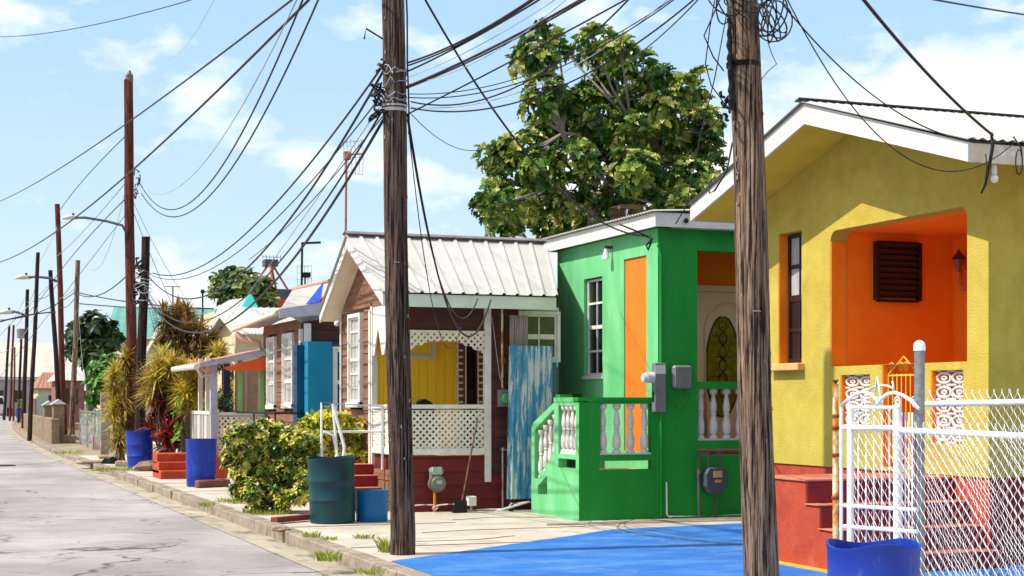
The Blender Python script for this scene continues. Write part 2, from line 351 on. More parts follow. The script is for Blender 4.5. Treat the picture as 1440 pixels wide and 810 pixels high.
class Pl:
    """flat facade frame. kind 'S' faces the street (-x) at x=base, kind 'C' faces the camera (-y) at y=base; a runs along it, n outwards"""
    def __init__(s, kind, base): s.k = kind; s.b = base
    def p(s, a, n, z): return (s.b - n, a, z) if s.k == 'S' else (a, s.b - n, z)
    def box(s, m, a0, a1, n0, n1, z0, z1):
        p = s.p(a0, n0, z0); q = s.p(a1, n1, z1); m.box(p[0], q[0], p[1], q[1], p[2], q[2]); return m
def wall_poly(m, pl, outer, holes, n_out, th):
    """wall with real openings; outer/holes are lists of (a,z)"""
    loops = [outer] + holes
    flat = [q for l in loops for q in l]
    tris = tessellate_polygon([[Vector((q[0], q[1], 0)) for q in l] for l in loops])
    i = len(m.v); n = len(flat)
    m.v += [pl.p(q[0], n_out, q[1]) for q in flat] + [pl.p(q[0], n_out - th, q[1]) for q in flat]
    for t in tris:
        m.f.append(tuple(i + k for k in t)); m.f.append(tuple(i + n + k for k in reversed(t)))
    o = 0
    for l in loops:
        for k in range(len(l)):
            a, b = i + o + k, i + o + (k + 1) % len(l); m.f.append((a, b, b + n, a + n))
        o += len(l)
    return m
def rect(a0, a1, z0, z1): return [(a0, z0), (a1, z0), (a1, z1), (a0, z1)]
def rrect_top(a0, a1, z0, z1, r=.12, n=5):
    p = [(a0, z0), (a1, z0)]
    for k in range(n + 1):
        t = math.pi / 2 * k / n; p.append((a1 - r + r * math.cos(t), z1 - r + r * math.sin(t)))
    for k in range(n + 1):
        t = math.pi / 2 * (k + 1e-3) / n + math.pi / 2; p.append((a0 + r + r * math.cos(t), z1 - r + r * math.sin(t)))
    return p
def window(parent, pl, a0, a1, z0, z1, n, rows, cols, fm=WIN, gm=GLASS, fw=.05, trim=0, sill=0, mid=True, mw=.022, pane_rows=None):
    if a0 > a1: a0, a1 = a1, a0
    f = M()
    pl.box(f, a0, a0 + fw, n - .05, n, z0, z1); pl.box(f, a1 - fw, a1, n - .05, n, z0, z1)
    pl.box(f, a0 + fw, a1 - fw, n - .05, n, z0, z0 + fw); pl.box(f, a0 + fw, a1 - fw, n - .05, n, z1 - fw, z1)
    for k in range(1, rows):
        z = z0 + (z1 - z0) * k / rows; t = mw * (1.7 if (mid and k == rows // 2) else 1)
        pl.box(f, a0 + fw, a1 - fw, n - .045, n - .008, z - t, z + t)
    for k in range(1, cols):
        a = a0 + (a1 - a0) * k / cols; pl.box(f, a - mw / 2, a + mw / 2, n - .042, n - .012, z0 + fw, z1 - fw)
    if trim:
        pl.box(f, a0 - trim, a0 - .002, n - .05, n + .03, z0 - trim, z1 + trim); pl.box(f, a1 + .002, a1 + trim, n - .05, n + .03, z0 - trim, z1 + trim)
        pl.box(f, a0 - .002, a1 + .002, n - .05, n + .032, z1 + .002, z1 + trim); pl.box(f, a0 - .002, a1 + .002, n - .05, n + .032, z0 - trim, z0 - .002)
    w_ = f.build('window', fm, parent)
    g = M(); pl.box(g, a0 + fw * .8, a1 - fw * .8, n - .036, n - .028, z0 + fw * .8, z1 - fw * .8); g.build('pane', gm, w_)
    if sill:
        s_ = M(); pl.box(s_, a0 - .06, a1 + .06, n - .02, n + sill, z0 - .09, z0 - .004); s_.build('sill', fm, w_)
    return w_
def clap(m, pl, a0, a1, z0, z1, n, pitch=.17, holes=(), gable=None):
    """overlapping horizontal boards, each tilted, split round openings. gable(z)->(a0,a1) narrows boards"""
    z = z0; k = 0
    while z < z1 - .01:
        zt = min(z + pitch, z1); lo, hi = a0, a1
        if gable:
            lo, hi = gable((z + zt) / 2)
            if hi - lo < .05: break
        segs = [(lo, hi)]
        for h in holes:
            if h[3] > z + .02 and h[2] < zt - .02:
                ns = []
                for s0, s1 in segs:
                    if h[1] <= s0 or h[0] >= s1: ns.append((s0, s1)); continue
                    if h[0] > s0: ns.append((s0, h[0]))
                    if h[1] < s1: ns.append((h[1], s1))
                segs = ns
        for s0, s1 in segs:
            i = len(m.v); b = .022; t = .004 + .003 * random.random()
            m.v += [pl.p(s0, n + b, z), pl.p(s1, n + b, z), pl.p(s1, n + t, zt + .004), pl.p(s0, n + t, zt + .004),
                    pl.p(s0, n - .02, z), pl.p(s1, n - .02, z), pl.p(s1, n - .02, zt), pl.p(s0, n - .02, zt)]
            m.f += [tuple(i + q for q in f) for f in ((0, 1, 2, 3), (4, 7, 6, 5), (0, 4, 5, 1), (1, 5, 6, 2), (3, 2, 6, 7), (0, 3, 7, 4))]
        z = zt
    return m
def corrugated(m, P0, P1, P2, P3, pitch=.076, amp=.012, th=.006, rib=False):
    """sheet: eave P0->P1, ridge P3->P2; ribs run eave to ridge"""
    P0, P1, P2, P3 = map(Vector, (P0, P1, P2, P3)); nrm = (P1 - P0).cross(P3 - P0).normalized()
    if nrm.z < 0: nrm = -nrm
    Ln = max((P1 - P0).length, (P2 - P3).length); n = max(2, int(Ln / pitch)); i0 = len(m.v); prof = []
    for k in range(n):
        if rib: prof += [(k, 0), (k + .72, 0), (k + .79, amp), (k + .93, amp)]
        else: prof += [(k, 0), (k + .25, amp * .5), (k + .5, amp), (k + .75, amp * .5)]
    prof.append((n, 0))
    for (x, h) in prof:
        t = x / n
        for a, b in ((P0, P1), (P3, P2)):
            q = a.lerp(b, t) + nrm * h; m.v.append(tuple(q)); m.v.append(tuple(q - nrm * th))
    for k in range(len(prof) - 1):
        a = i0 + 4 * k; b = a + 4
        m.f += [(a, b, b + 2, a + 2), (a + 1, a + 3, b + 3, b + 1), (a, a + 1, b + 1, b), (a + 2, b + 2, b + 3, a + 3)]
    return m
def lattice(m, pl, a0, a1, z0, z1, n, pitch=.075, w_=.034, inside=None, th=.006):
    inside = inside or (lambda a, z: True)
    for s in (1, -1):
        L0 = (a1 - a0) + (z1 - z0); k = 0; c = (a0 - (z1 - z0)) if s == 1 else a0
        while c < (a1 if s == 1 else a1 + (z1 - z0)):
            run = None; step = .02; q = 0; H_ = z1 - z0; pts = []
            while q <= H_ + 1e-6:
                a = c + q * s; z = z0 + q; ok = a0 <= a <= a1 and inside(a, z)
                if ok and run is None: run = q
                if (not ok or q + step > H_) and run is not None:
                    e = q if ok else q - step
                    if e - run > .01:
                        x, y = c + run * s, c + e * s; nn = n + (th if s == 1 else 0); h = w_ * .707
                        i = len(m.v)
                        for d in (0, -th):
                            m.v += [pl.p(x - h, nn + d, z0 + run), pl.p(x + h, nn + d, z0 + run), pl.p(y + h, nn + d, z0 + e), pl.p(y - h, nn + d, z0 + e)]
                        m.f += [tuple(i + g for g in f) for f in ((0, 1, 2, 3), (7, 6, 5, 4), (0, 3, 7, 4), (1, 5, 6, 2), (0, 4, 5, 1), (3, 2, 6, 7))]
                    run = None
                q += step
            c += pitch * 1.414
    return m
def baluster(parent, x, y, z0, z1, r=.05, m=WHITE, n=10):
    h = z1 - z0
    P = [(.95, 0), (.95, .05), (.5, .07), (.85, .11), (.98, .2), (.95, .3), (.6, .42), (.55, .47), (.75, .49), (.55, .52), (.75, .56), (.8, .64), (.7, .72), (.45, .84), (.4, .88), (.75, .9), (.95, .94), (.95, 1)]
    P = [(a * r, b * h) for a, b in P]
    return M().lathe(P, (x, y, z0), n).build('baluster', m, parent, smooth=True)
def chainlink(m, A, B, z0, z1, pitch=.062, r=.0032, spikes=True):
    """diamond mesh between ground points A,B"""
    A = Vector((A[0], A[1], 0)); B = Vector((B[0], B[1], 0)); D = B - A; Lx = D.length; d = D / Lx; nrm = Vector((d.y, -d.x, 0))
    n = int(Lx / pitch); pw = Lx / n
    rows = int((z1 - z0) / pitch); ph = (z1 - z0) / rows
    for k in range(n):
        pts = []
        for j in range(rows + 1):
            off = (j + k) % 2; jit = (random.random() - .5) * .005
            pts.append(A + d * ((k + off) * pw + jit) + nrm * (.004 if off else -.004) + Vector((0, 0, z0 + j * ph)))
        if spikes: pts.append(pts[-1] + Vector((0, 0, .03)) + d * random.uniform(-.01, .01))
        m.tube(pts, r, 4, cap=False)
    return m

# ------------------------------------------------------------------ ground
def curve(v):                     # the street bends gently right beyond 50 m
    return 0 if v < 50 else .00034 * (v - 50) ** 2 + .008 * (v - 50)
def strip(name, u0, u1, z, m, v0=-30, v1=260, kind='structure', step=4, th=0):
    b = M(); vs_ = []
    v = v0
    while v < v1: vs_.append(v); v += step
    vs_.append(v1)
    for i, v in enumerate(vs_):
        c = curve(v); b.v += [(u0 + c, v, z), (u1 + c, v, z)]
        if i: k = 2 * i; b.f.append((k - 2, k - 1, k + 1, k))
    if th:
        n = len(b.v); b.v += [(x, y, zz - th) for x, y, zz in b.v]
        for i in range(1, len(vs_)):
            k = 2 * i; b.f += [(k - 2, k, k + n, k - 2 + n), (k - 1, k - 1 + n, k + 1 + n, k + 1)]
        b.f += [(0, 1, 1 + n, n)]
    o = b.build(name, m, recalc=False); struct(o, kind); return o
b = M(); b.quad((-900, -300, -.145), (900, -300, -.145), (900, 1500, -.145), (-900, 1500, -.145)); struct(b.build('ground', DIRT))
strip('road', -4.2, 3.86, -.135, ASPH)
strip('gutter', 3.8, 4.27, -.128, mat('gutter_concrete', rgb(176, 164, 148), rgb(146, 134, 118), .9, 1.6, dirt=rgb(96, 86, 70), dscale=2.4, dpos=(.5, .62), damt=.8, bump=.5, bscale=16, detail=10, stretch=(1, .5, 1)))
strip('pavement', 4.36, 14, 0, CONC, v1=48)
strip('pavement', 4.36, 6.0, -.01, mat('far_pavement', rgb(156, 142, 120), rgb(126, 112, 92), .9, 1.0, dirt=rgb(96, 84, 64), dscale=1.8, bump=.5), v0=48, v1=240)
strip('pavement', -6.5, -4.3, 0, CONC, v1=240, th=.15)
# kerb stones, slightly uneven, one mesh as one continuous kerb
b = M(); v = 2.0
while v < 200:
    L_ = 1.0 + .3 * random.random(); c = curve(v); c2 = curve(v + L_); j = (random.random() - .5) * .03; hz = .004 + random.random() * .02
    if v > 60: L_ *= 3; c2 = curve(v + L_)
    b.slab([(4.2 + c + j, v, -.14), (4.4 + c, v, -.14), (4.4 + c2, v + L_ - .015, -.14), (4.2 + c2 + j, v + L_ - .015, -.14)], (0, 0, .14 + hz)); v += L_
struct(b.build('kerb', CONC2, bevel=.012))
# blue painted driveway
pts = [(541, 792), (733, 764), (862, 745), (1046, 736)]
g = [G(*p) for p in pts]
ed = []
for k_ in range(3):
    A_, B_ = ([(4.42, g[0][1] + .12)] + g[1:])[k_:k_ + 2]
    ed += [(A_[0] + (B_[0] - A_[0]) * t / 14 , A_[1] + (B_[1] - A_[1]) * t / 14 + random.uniform(-.022, .022)) for t in range(14)]
poly = ed + [g[3]] + [(10.9, 18.55), (11.6, 18.5), (11.6, 9.0), (4.42, 9.0)]
b = M(); b.quad(*[(x, y, .006) for x, y in poly]); o = b.build('driveway', BLUEC); struct(o)
b = M(); b.quad((7.6, 18.75, .0055), (12, 18.45, .0055), (12, 19.24, .0055), (7.7, 19.0, .0055)); struct(b.build('driveway_apron', mat('dusty_concrete', rgb(150, 138, 124), rgb(112, 100, 88), .9, 4, bump=.4)))
# expansion joints and cracks of the paving
b = M()
for v_ in (16.6, 19.6, 22.4, 25.2, 28.1, 31, 34, 37.2, 40.3, 43.5):
    w0 = 0; x = 4.42
    while x < 6.6:
        b.box(x, x + .24, v_ + w0, v_ + w0 + .018, .003, .0075); x += .22; w0 += (random.random() - .5) * .02
for i in range(5):
    a = random.choice((0, 3.1)) + random.uniform(-.4, .4); x, y = random.uniform(5, 8), random.uniform(16.4, 20.5)
    for k in range(9):
        nx, ny = x + .16 * math.cos(a), y + .16 * math.sin(a); b.bar((x, y, .004), (nx, ny, .004), .005, .006); x, y = nx, ny; a += random.uniform(-.35, .35)
struct(b.build('pavement_joint', mat('joint_dirt', rgb(80, 70, 58), rgb(60, 52, 44), .95, 5)))
b = M()
for (pa, pb) in (((866, 747), (1010, 778)), ((880, 746), (1046, 772)), ((640, 781), (900, 806))):
    A = G(*pa); B2 = G(*pb); x, y = A
    for k in range(1, 15):
        nx, ny = A[0] + (B2[0] - A[0]) * k / 14 + random.uniform(-.02, .02), A[1] + (B2[1] - A[1]) * k / 14 + random.uniform(-.02, .02); b.bar((x, y, .008), (nx, ny, .008), .014, .004); x, y = nx, ny
struct(b.build('driveway_crack', mat('pale_crack', rgb(120, 140, 160), rgb(70, 90, 120), .95, 6)))
# flat dark disc near the left edge of the road
x, y = G(6, 655, -.13)
tag(M().lathe([(.3, 0), (.3, .02), (.26, .03)], (x, y, -.135), 24).build('road_disc', mat('dark_disc_grey', rgb(50, 48, 48), rgb(38, 36, 36), .7, 10)), 'dark round disc lying in the grey road', 'manhole cover')

# ------------------------------------------------------------------ YELLOW HOUSE
FY, V0, V1, VP = 9.7, 12.54, 17.05, 14.77
T = 'yellow stucco house'
yh = thing('stucco_house', 'yellow stucco house with an orange porch recess and white gabled roof', 'house', (FY + 3, 14.8, 0))
S = Pl('S', FY)
zr = lambda v: 4.66 - .30 * abs(v - VP)
b = M()
wall_poly(b, S, [(V0, .86), (V1, .86), (V1, zr(V1)), (VP, zr(VP)), (V0, zr(V0))],
          [rrect_top(12.87, 15.35, 2.0, 3.54), rect(13.7, 14.34, .87, 2.0 - .003) if False else rect(13.71, 14.33, .9, 1.997), rect(14.56, 15.14, 1.33, 1.9), rect(12.93, 13.46, 1.18, 1.92), rect(15.97, 16.5, 2.06, 3.62)], 0, .22)
b.box(FY + .221, 17, V0, V0 + .2, .86, 3.98)         # side wall facing the camera
b.box(FY + .221, 17, V1 - .2, V1, .86, 3.98)
b.build('wall', YEL, yh, bevel=0)
b = M(); b.box(FY + .02, 17, V0 + .02, V1, -.1, .86)
b.build('plinth', REDP, yh)
b = M(); b.box(FY + .03, 17, V0 + .004, V0 + .018, -.1, .855); b.build('plinth_side_shade', DRED, yh)  # thin sheet, shade of the camera side put in as darker red
b = M()                                              # porch lining, orange
b.box(FY + .221, 11.37, 15.351, 15.45, .86, 3.56); b.box(11.37, 11.47, V0 + .2, 15.45, .86, 3.56); b.box(FY + .221, 11.37, V0 + .2, 15.35, 3.541, 3.6)
for (a0, a1, z0, z1) in ((14.56, 15.14, 1.33, 1.9), (12.93, 13.46, 1.18, 1.92), (15.97, 16.5, 2.06, 3.62), (13.71, 14.33, .9, 1.997)):
    r_ = M(); r_.box(FY + .006, FY + .215, a1 - .012, a1 - .001, z0 + .001, z1 - .001); r_.build('orange_reveal', ORG, yh)
b.build('porch_lining', ORG, yh); b = M(); b.box(FY + .008, FY + .2, 15.338, 15.349, 2.002, 3.42)
b.build('porch_lining', ORG, yh)
b = M(); b.box(FY + .222, 11.36, V0 + .2, 15.34, .88, .93); b.build('porch_floor', mat('terracotta_floor', rgb(226, 150, 110), rgb(206, 130, 92), .7, 3), yh)
C = Pl('C', 15.35)
jw = M()
for k in range(9):
    z = 2.8 + k * .07; i = len(jw.v)
    jw.slab([(10.31, 15.33, z), (10.85, 15.33, z), (10.85, 15.295, z + .06), (10.31, 15.295, z + .06)], (0, -.006, .002))
C.box(jw, 10.27, 10.31, 0, .07, 2.77, 3.44); C.box(jw, 10.85, 10.89, 0, .07, 2.77, 3.44); C.box(jw, 10.31, 10.85, 0, .07, 3.42, 3.45); C.box(jw, 10.31, 10.85, 0, .07, 2.75, 2.78)
lab(jw.build('louvre_window', DWOOD, yh), 'dark louvred window in orange porch wall')
sw = window(yh, S, 15.99, 16.48, 2.08, 3.6, -.12, 4, 2, DWOOD, CURT, .035, mid=True)
g2 = M(); S.box(g2, 16.0, 16.47, -.152, -.142, 2.1, 2.86); lab(g2.build('lower_pane', GLASS, sw), 'dark lower glass')
b = M(); S.box(b, 15.9, 16.62, -.2, .1, 1.97, 2.055); b.build('window_sill', mat('peach_sill', rgb(232, 172, 110), rgb(214, 150, 90), .7, 5), yh, bevel=.008)
# roof: two sheets, bargeboard, soffit, ridge cap, side fascia
UO, E0, E1, RZ = 9.0, 11.93, 17.45, 4.86
zt = lambda v: RZ - .302 * abs(v - VP)
rf = M()
corrugated(rf, (UO - .04, E0 - .05, zt(E0) + .0), (17.5, E0 - .05, zt(E0) + .0), (17.5, VP, RZ), (UO - .04, VP, RZ), .11, .022)
corrugated(rf, (UO - .04, E1 + .05, zt(E1)), (17.5, E1 + .05, zt(E1)), (17.5, VP, RZ), (UO - .04, VP, RZ), .11, .022)
rfo = rf.build('roof', ROOFW, yh)
cp = M()
for e in (E0, E1):
    s_ = 1 if e == E1 else -1
    cp.slab([(UO - .06, VP, RZ + .035), (17.5, VP, RZ + .035), (17.5, VP + s_ * .1, RZ + .01), (UO - .06, VP + s_ * .1, RZ + .01)], (0, 0, .012))
cp.build('ridge_cap', mat('dark_ridge_cap', rgb(60, 62, 72), rgb(48, 50, 58), .5, 3), rfo)
b = M()
for e in (E0, E1):
    b.slab([(UO, VP, RZ - .02), (UO, e, zt(e) - .02), (UO, e, zt(e) - .2), (UO, VP, RZ - .24)], (.03, 0, 0))
b.build('bargeboard', WHITE, yh)
b = M(); b.box(UO + .032, 17.5, E0, E0 + .03, zt(E0) - .2, zt(E0) - .025); b.build('eave_fascia', CREAMFASCIA, yh); b = M(); b.box(UO + .032, 17.5, E1 - .03, E1, zt(E1) - .2, zt(E1) - .025)
b.build('eave_fascia', CREAMFASCIA, yh)
b = M()
for e in (E0, E1):
    s_ = -1 if e == E0 else 1; iv = V0 - .01 if e == E0 else V1 + .01
    b.slab([(UO + .032, VP, RZ - .21), (FY - .004, VP, RZ - .21), (FY - .004, e - s_ * .03, zt(e) - .18), (UO + .032, e - s_ * .03, zt(e) - .18)], (0, 0, .012))
    b.slab([(FY, iv, zt(e) - .1 + .05), (17.4, iv, zt(e) - .05), (17.4, e - s_ * .03, zt(e) - .17), (FY, e - s_ * .03, zt(e) - .17)], (0, 0, .01))
b.build('soffit', OLV, yh)
# small triangular bracket catching the sun at the near corner
b = M(); b.slab([(UO + .04, E0 + .1, 3.86), (FY - .01, E0 + .1, 3.86), (FY - .01, 12.5, 3.98), (UO + .04, 12.52, 3.97)], (0, 0, -.01)); b.build('corner_soffit', YEL, yh)
# bulb at the corner
b = M(); b.lathe([(.022, 0), (.025, .05), (.02, .09)], (9.35, 12.0, zt(E0) - .29), 12); hb = b.build('bulb_holder', WHITE, yh); M().ball((9.35, 12.0, zt(E0) - .33), .036, 10, 1.15).build('bulb', BULB, hb, smooth='all')
# breeze block screens
def breeze(a0, a1, z0, z1, rows):
    m = M(); cols = 2; cw = (a1 - a0) / cols; rh = (z1 - z0) / rows
    for i in range(cols):
        for j in range(rows):
            ca = a0 + (i + .5) * cw; cz = z0 + (j + .5) * rh
            for (ra, rz_, rr) in ((cw * .45, rh * .36, .017), (cw * .17, rh * .12, .012)):
                pts_ = []
                for q in range(13):
                    t = 2 * math.pi * q / 12; e_ = abs(math.cos(t)) ** .9 * (1 if math.cos(t) > 0 else -1)
                    pts_.append(S.p(ca + ra * e_, -.06, cz + rz_ * math.sin(t)))
                m.tube(pts_, rr, 6, cap=False)
            m.bar(S.p(ca, -.06, cz + rh * .17), S.p(ca, -.06, cz + rh * .5), .014, .014, (1, 0, 0)); m.bar(S.p(ca, -.06, cz - rh * .5), S.p(ca, -.06, cz - rh * .17), .014, .014, (1, 0, 0))
    for i in range(cols + 1):
        for j in range(rows + 1):
            ca = a0 + i * cw; cz = z0 + j * rh
            if 0 < i < cols or 1: m.tube([S.p(max(a0, ca - cw * .3), -.06, cz), S.p(min(a1, ca + cw * .3), -.06, cz)], .014, 6)
    m.build('breeze_block_screen', mat('white_breeze_block', rgb(228, 214, 200), rgb(206, 186, 170), .7, 6), yh, smooth='all')
breeze(14.565, 15.12, 1.335, 1.895, 4); breeze(12.94, 13.445, 1.185, 1.915, 5)
b = M(); b.box(FY + .14, FY + .16, 14.57, 15.12, 1.34, 1.89); b.build('screen_backing', MATS['white_breeze_block'], yh); b = M(); b.box(FY + .14, FY + .16, 12.94, 13.44, 1.19, 1.91)
b.build('screen_backing', mat('peach_backing', rgb(222, 150, 104), rgb(200, 128, 84), .8, 4), yh)
# porch gate with scrolls
gt = thing('porch_gate', 'small gold painted iron gate with scroll top in the yellow porch wall', 'gate', (FY + .06, 14.0, .95))
b = M(); 
for k in range(8):
    a = 13.74 + k * .56 / 7; b.tube([(FY + .06, a, .95), (FY + .06, a, 1.9)], .007, 6)
b.tube([(FY + .06, 13.74, 1.0), (FY + .06, 14.3, 1.0)], .01, 6); b.tube([(FY + .06, 13.74, 1.88), (FY + .06, 14.3, 1.88)], .01, 6)
b.build('bar_panel', GOLD, gt)
b = M(); b.tube([(FY + .06, 13.76, 1.9), (FY + .06, 14.02, 2.08), (FY + .06, 14.29, 1.9)], .008, 6)
for cx, sg in ((13.98, 1), (14.07, -1), (14.24, 1)):
    pts_ = [(FY + .06, cx + sg * .05 * (1 - q / 16) * math.cos(q * .75), 1.97 + .06 * (1 - q / 16) * math.sin(q * .75)) for q in range(14)]
    b.tube(pts_, .006, 5)
b.build('scroll', GOLD, gt)
# porch wall lantern
lx, lv = 9.0, 0
ln = thing('wall_lantern', 'brown carriage wall lantern on the orange porch wall', 'lamp', (11.3, Vy(1348, 11.37) + .05, H(382, 11.37, Vy(1348, 11.37))))
lc = Vector((11.25, Vy(1343, 11.2), H(382, 11.25, Vy(1343, 11.2))))
LB = mat('brass_brown_metal', rgb(120, 62, 34), rgb(90, 44, 26), .4, 6, metal=.4)
M().lathe([(.055, .14), (.09, .15), (.02, .23), (.008, .26)], lc, 6).build('lantern_cap', LB, ln)
M().lathe([(.03, 0), (.075, .139)], lc, 6).build('lantern_glass', mat('amber_lamp_glass', rgb(150, 96, 60), rgb(120, 70, 46), .2, 3), ln)
b = M(); b.tube([lc + Vector((0, 0, 0)), lc + Vector((0, 0, -.14)), lc + Vector((.06, 0, -.19))], [.02, .012, .02], 8); b.box(lc.x + .05, lc.x + .1, lc.y - .03, lc.y + .03, lc.z - .22, lc.z + .02); b.build('bracket', mat('peach_bracket', rgb(226, 130, 84), rgb(206, 110, 66), .5, 4), ln)
# front steps: wide flight coming down towards the camera, street side sunlit
b = M(); b.box(7.9, 7.999, 12.0, 14.05, .002, .02); struct(b.build('kerb_strip', YEL))
st = thing('front_steps', 'red painted concrete front steps below the orange porch', 'steps', (8.8, 12.4, 0))
b = M(); prof = [(14.4, 0), (14.4, .83)]; v = 13.1; z = .83; tr = .245; rs = .222
pts_ = [(14.0, -.1), (14.0, .83), (13.1, .83)]
while z > .2: z -= rs; pts_ += [(v, z), (v - tr, z)]; v -= tr
pts_ += [(v, -.1)]
b.slab([(8.0, a, z_) for a, z_ in pts_], (FY + .005 - 8.0, 0, 0)); b.build('stair_body', REDP, st, bevel=.006)
b = M(); v = 13.1; z = .83
b.box(7.98, FY, 13.08, 14.01, .832, .852)
for k in range(4):
    r_ = M(); r_.box(8.03, FY - .002, v - .004, v - .001, z - rs + .003, z - .004); r_.build('riser', DRED, st)  # shade on camera-facing risers painted as a darker red sheet
    z -= rs
    if z > 0: b.box(7.98, FY - .004, v - tr - .015, v - .006, z + .001, z + .012)
    v -= tr
b.build('tread', NOSE, st, bevel=.003)

# ------------------------------------------------------------------ GREEN HOUSE
FG, G0, G1 = 9.46, 19.3, 22.9
gh = thing('plastered_house', 'bright green plastered house with balustraded porch and white edged flat roof', 'house', (FG + 2, 21, 0))
S = Pl('S', FG); C = Pl('C', G0)
b = M()
wall_poly(b, S, [(G0, 0), (G1, 0), (G1, 4.0), (G0, 4.0)], [rect(19.66, 20.40, .9, 3.64), rect(21.16, 21.84, 1.98, 3.46)], 0, .2)
b.box(FG + .2, 17, G1 - .2, G1, 0, 3.98)
b.build('wall', GRN, gh)
b = M()
b.box(FG + .0015, 10.06, G0 - .0045, G0 + .3, 0, 3.98)                # pillar facing the camera
wall_poly(b, C, [(10.06, 0), (12.6, 0), (12.6, 3.98), (10.06, 3.98)], [rect(10.061, 12.599, 1.88, 3.69), rect(10.061, 12.599, 1.06, 1.78), rect(10.061, 12.599, .86, .95)], -.004, .2)
b.box(12.6, 12.9, G0 + .01, G0 + .25, 0, 3.98); b.box(12.9, 17, G0 + .01, G0 + .2, 0, 3.98)
b.build('porch_front', GRND, gh)
b = M(); b.box(FG + .005, 12.9, G0 + .2, 20.6, .78, .88); b.build('porch_floor', mat('red_porch_floor', rgb(176, 110, 90), rgb(160, 92, 74), .5, 3), gh)
b = M(); b.box(10.06, 13, G0 + .01, G0 + .22, .845, .862); b.build('floor_edge', WHITE, gh)
b = M()                                              # orange interior of the porch
b.box(FG + .201, 13, 20.6, 20.7, .88, 3.97); b.box(FG + .203, FG + .21, 19.62, 19.655, .9, 3.6); b.box(12.9, 13, G0 + .2, 20.6, .88, 3.97)
b.box(FG + .201, 10.6, 20.405, 20.599, .88, 3.97); b.box(FG + .02, FG + .198, 20.389, 20.399, .905, 3.635)      # orange return seen through the street doorway
b.build('orange_wall', ORG, gh)
b = M(); b.box(FG + .025, FG + .06, 19.662, 20.398, .902, 3.638); b.build('orange_panel', mat('sun_faded_orange', rgb(222, 122, 34), rgb(210, 108, 24), .8, 2, bump=.2), gh)
b = M(); b.box(FG, 13, G0, G1, 3.981, 3.995); b.build('porch_ceiling', WHITE, gh)
# door: cream with raised arch and oval leaded glass
d = M(); d.box(10.74, 11.66, 20.56, 20.598, .88, 3.22); do = d.build('front_door', DOORC, gh)
d = M(); d.box(10.66, 10.735, 20.54, 20.597, .88, 3.32); d.box(11.665, 11.74, 20.54, 20.597, .88, 3.32); d.box(10.735, 11.665, 20.54, 20.597, 3.225, 3.32); d.build('door_frame', DOORC, do, bevel=.005)
cx, cz = 11.2 - .06, 2.12
def ovalring(a, bb, r, m, name, mt, par, n=36):
    m.tube([(cx + a * math.cos(2 * math.pi * k / n), 20.552, cz + bb * math.sin(2 * math.pi * k / n)) for k in range(n + 1)], r, 6, cap=False); return m.build(name, mt, par, smooth='all')
o_ = M(); i = 0; o_.slab([(cx + .27 * math.cos(2 * math.pi * k / 36), 20.557, cz + .74 * math.sin(2 * math.pi * k / 36)) for k in range(36)], (0, -.006, 0)); og = o_.build('oval_glass', AMBER, do)
ovalring(.275, .745, .014, M(), 'oval_rim', mat('brass_rim', rgb(90, 70, 30), rgb(70, 54, 22), .4, 4), do)
l = M()
for a in (-.13, .13): l.bar((cx + a, 20.548, cz - .6), (cx + a, 20.548, cz + .6), .008, .006)
for z in (-.45, -.15, .15, .45): l.bar((cx - .24 * math.sqrt(1 - (z / .74) ** 2), 20.548, cz + z), (cx + .24 * math.sqrt(1 - (z / .74) ** 2), 20.548, cz + z), .008, .006)
for q in range(4):
    z0 = cz - .45 + q * .26; l.tube([(cx + .07 * math.sin(t * .9 + q), 20.546, z0 + t * .05) for t in range(8)], .007, 5)
    l.tube([(cx - .07 * math.sin(t * .9 + q), 20.546, z0 + t * .05) for t in range(8)], .007, 5)
l.build('leading', mat('lead_came', rgb(70, 56, 20), rgb(54, 44, 16), .4, 5), do)
p_ = M(); p_.tube([(10.86, 20.555, 1.1), (10.84, 20.555, 2.7), (10.9, 20.555, 2.88), (11.0, 20.555, 2.94), (11.08, 20.555, 3.04), (11.2, 20.555, 3.08), (11.32, 20.555, 3.04), (11.4, 20.555, 2.94), (11.5, 20.555, 2.88), (11.54, 20.555, 2.7), (11.54, 20.555, 1.1)], .02, 6); p_.build('arch_moulding', DOORC, do, smooth='all')
# street window with green reveals
window(gh, S, 21.18, 21.82, 2.0, 3.44, -.05, 4, 2, WIN, GLASS, .032, mw=.016)
b = M(); S.box(b, 21.12, 21.88, -.19, .02, 1.94, 1.995); b.build('sill', WIN, gh)
# balusters of the porch front
b = M(); b.box(10.065, 12.595, G0 + .03, G0 + .17, 1.062, 1.09); b.build('baluster_base', WHITE, gh)
for k in range(12): baluster(gh, 10.16 + k * .205, G0 + .1, 1.09, 1.778, .062)
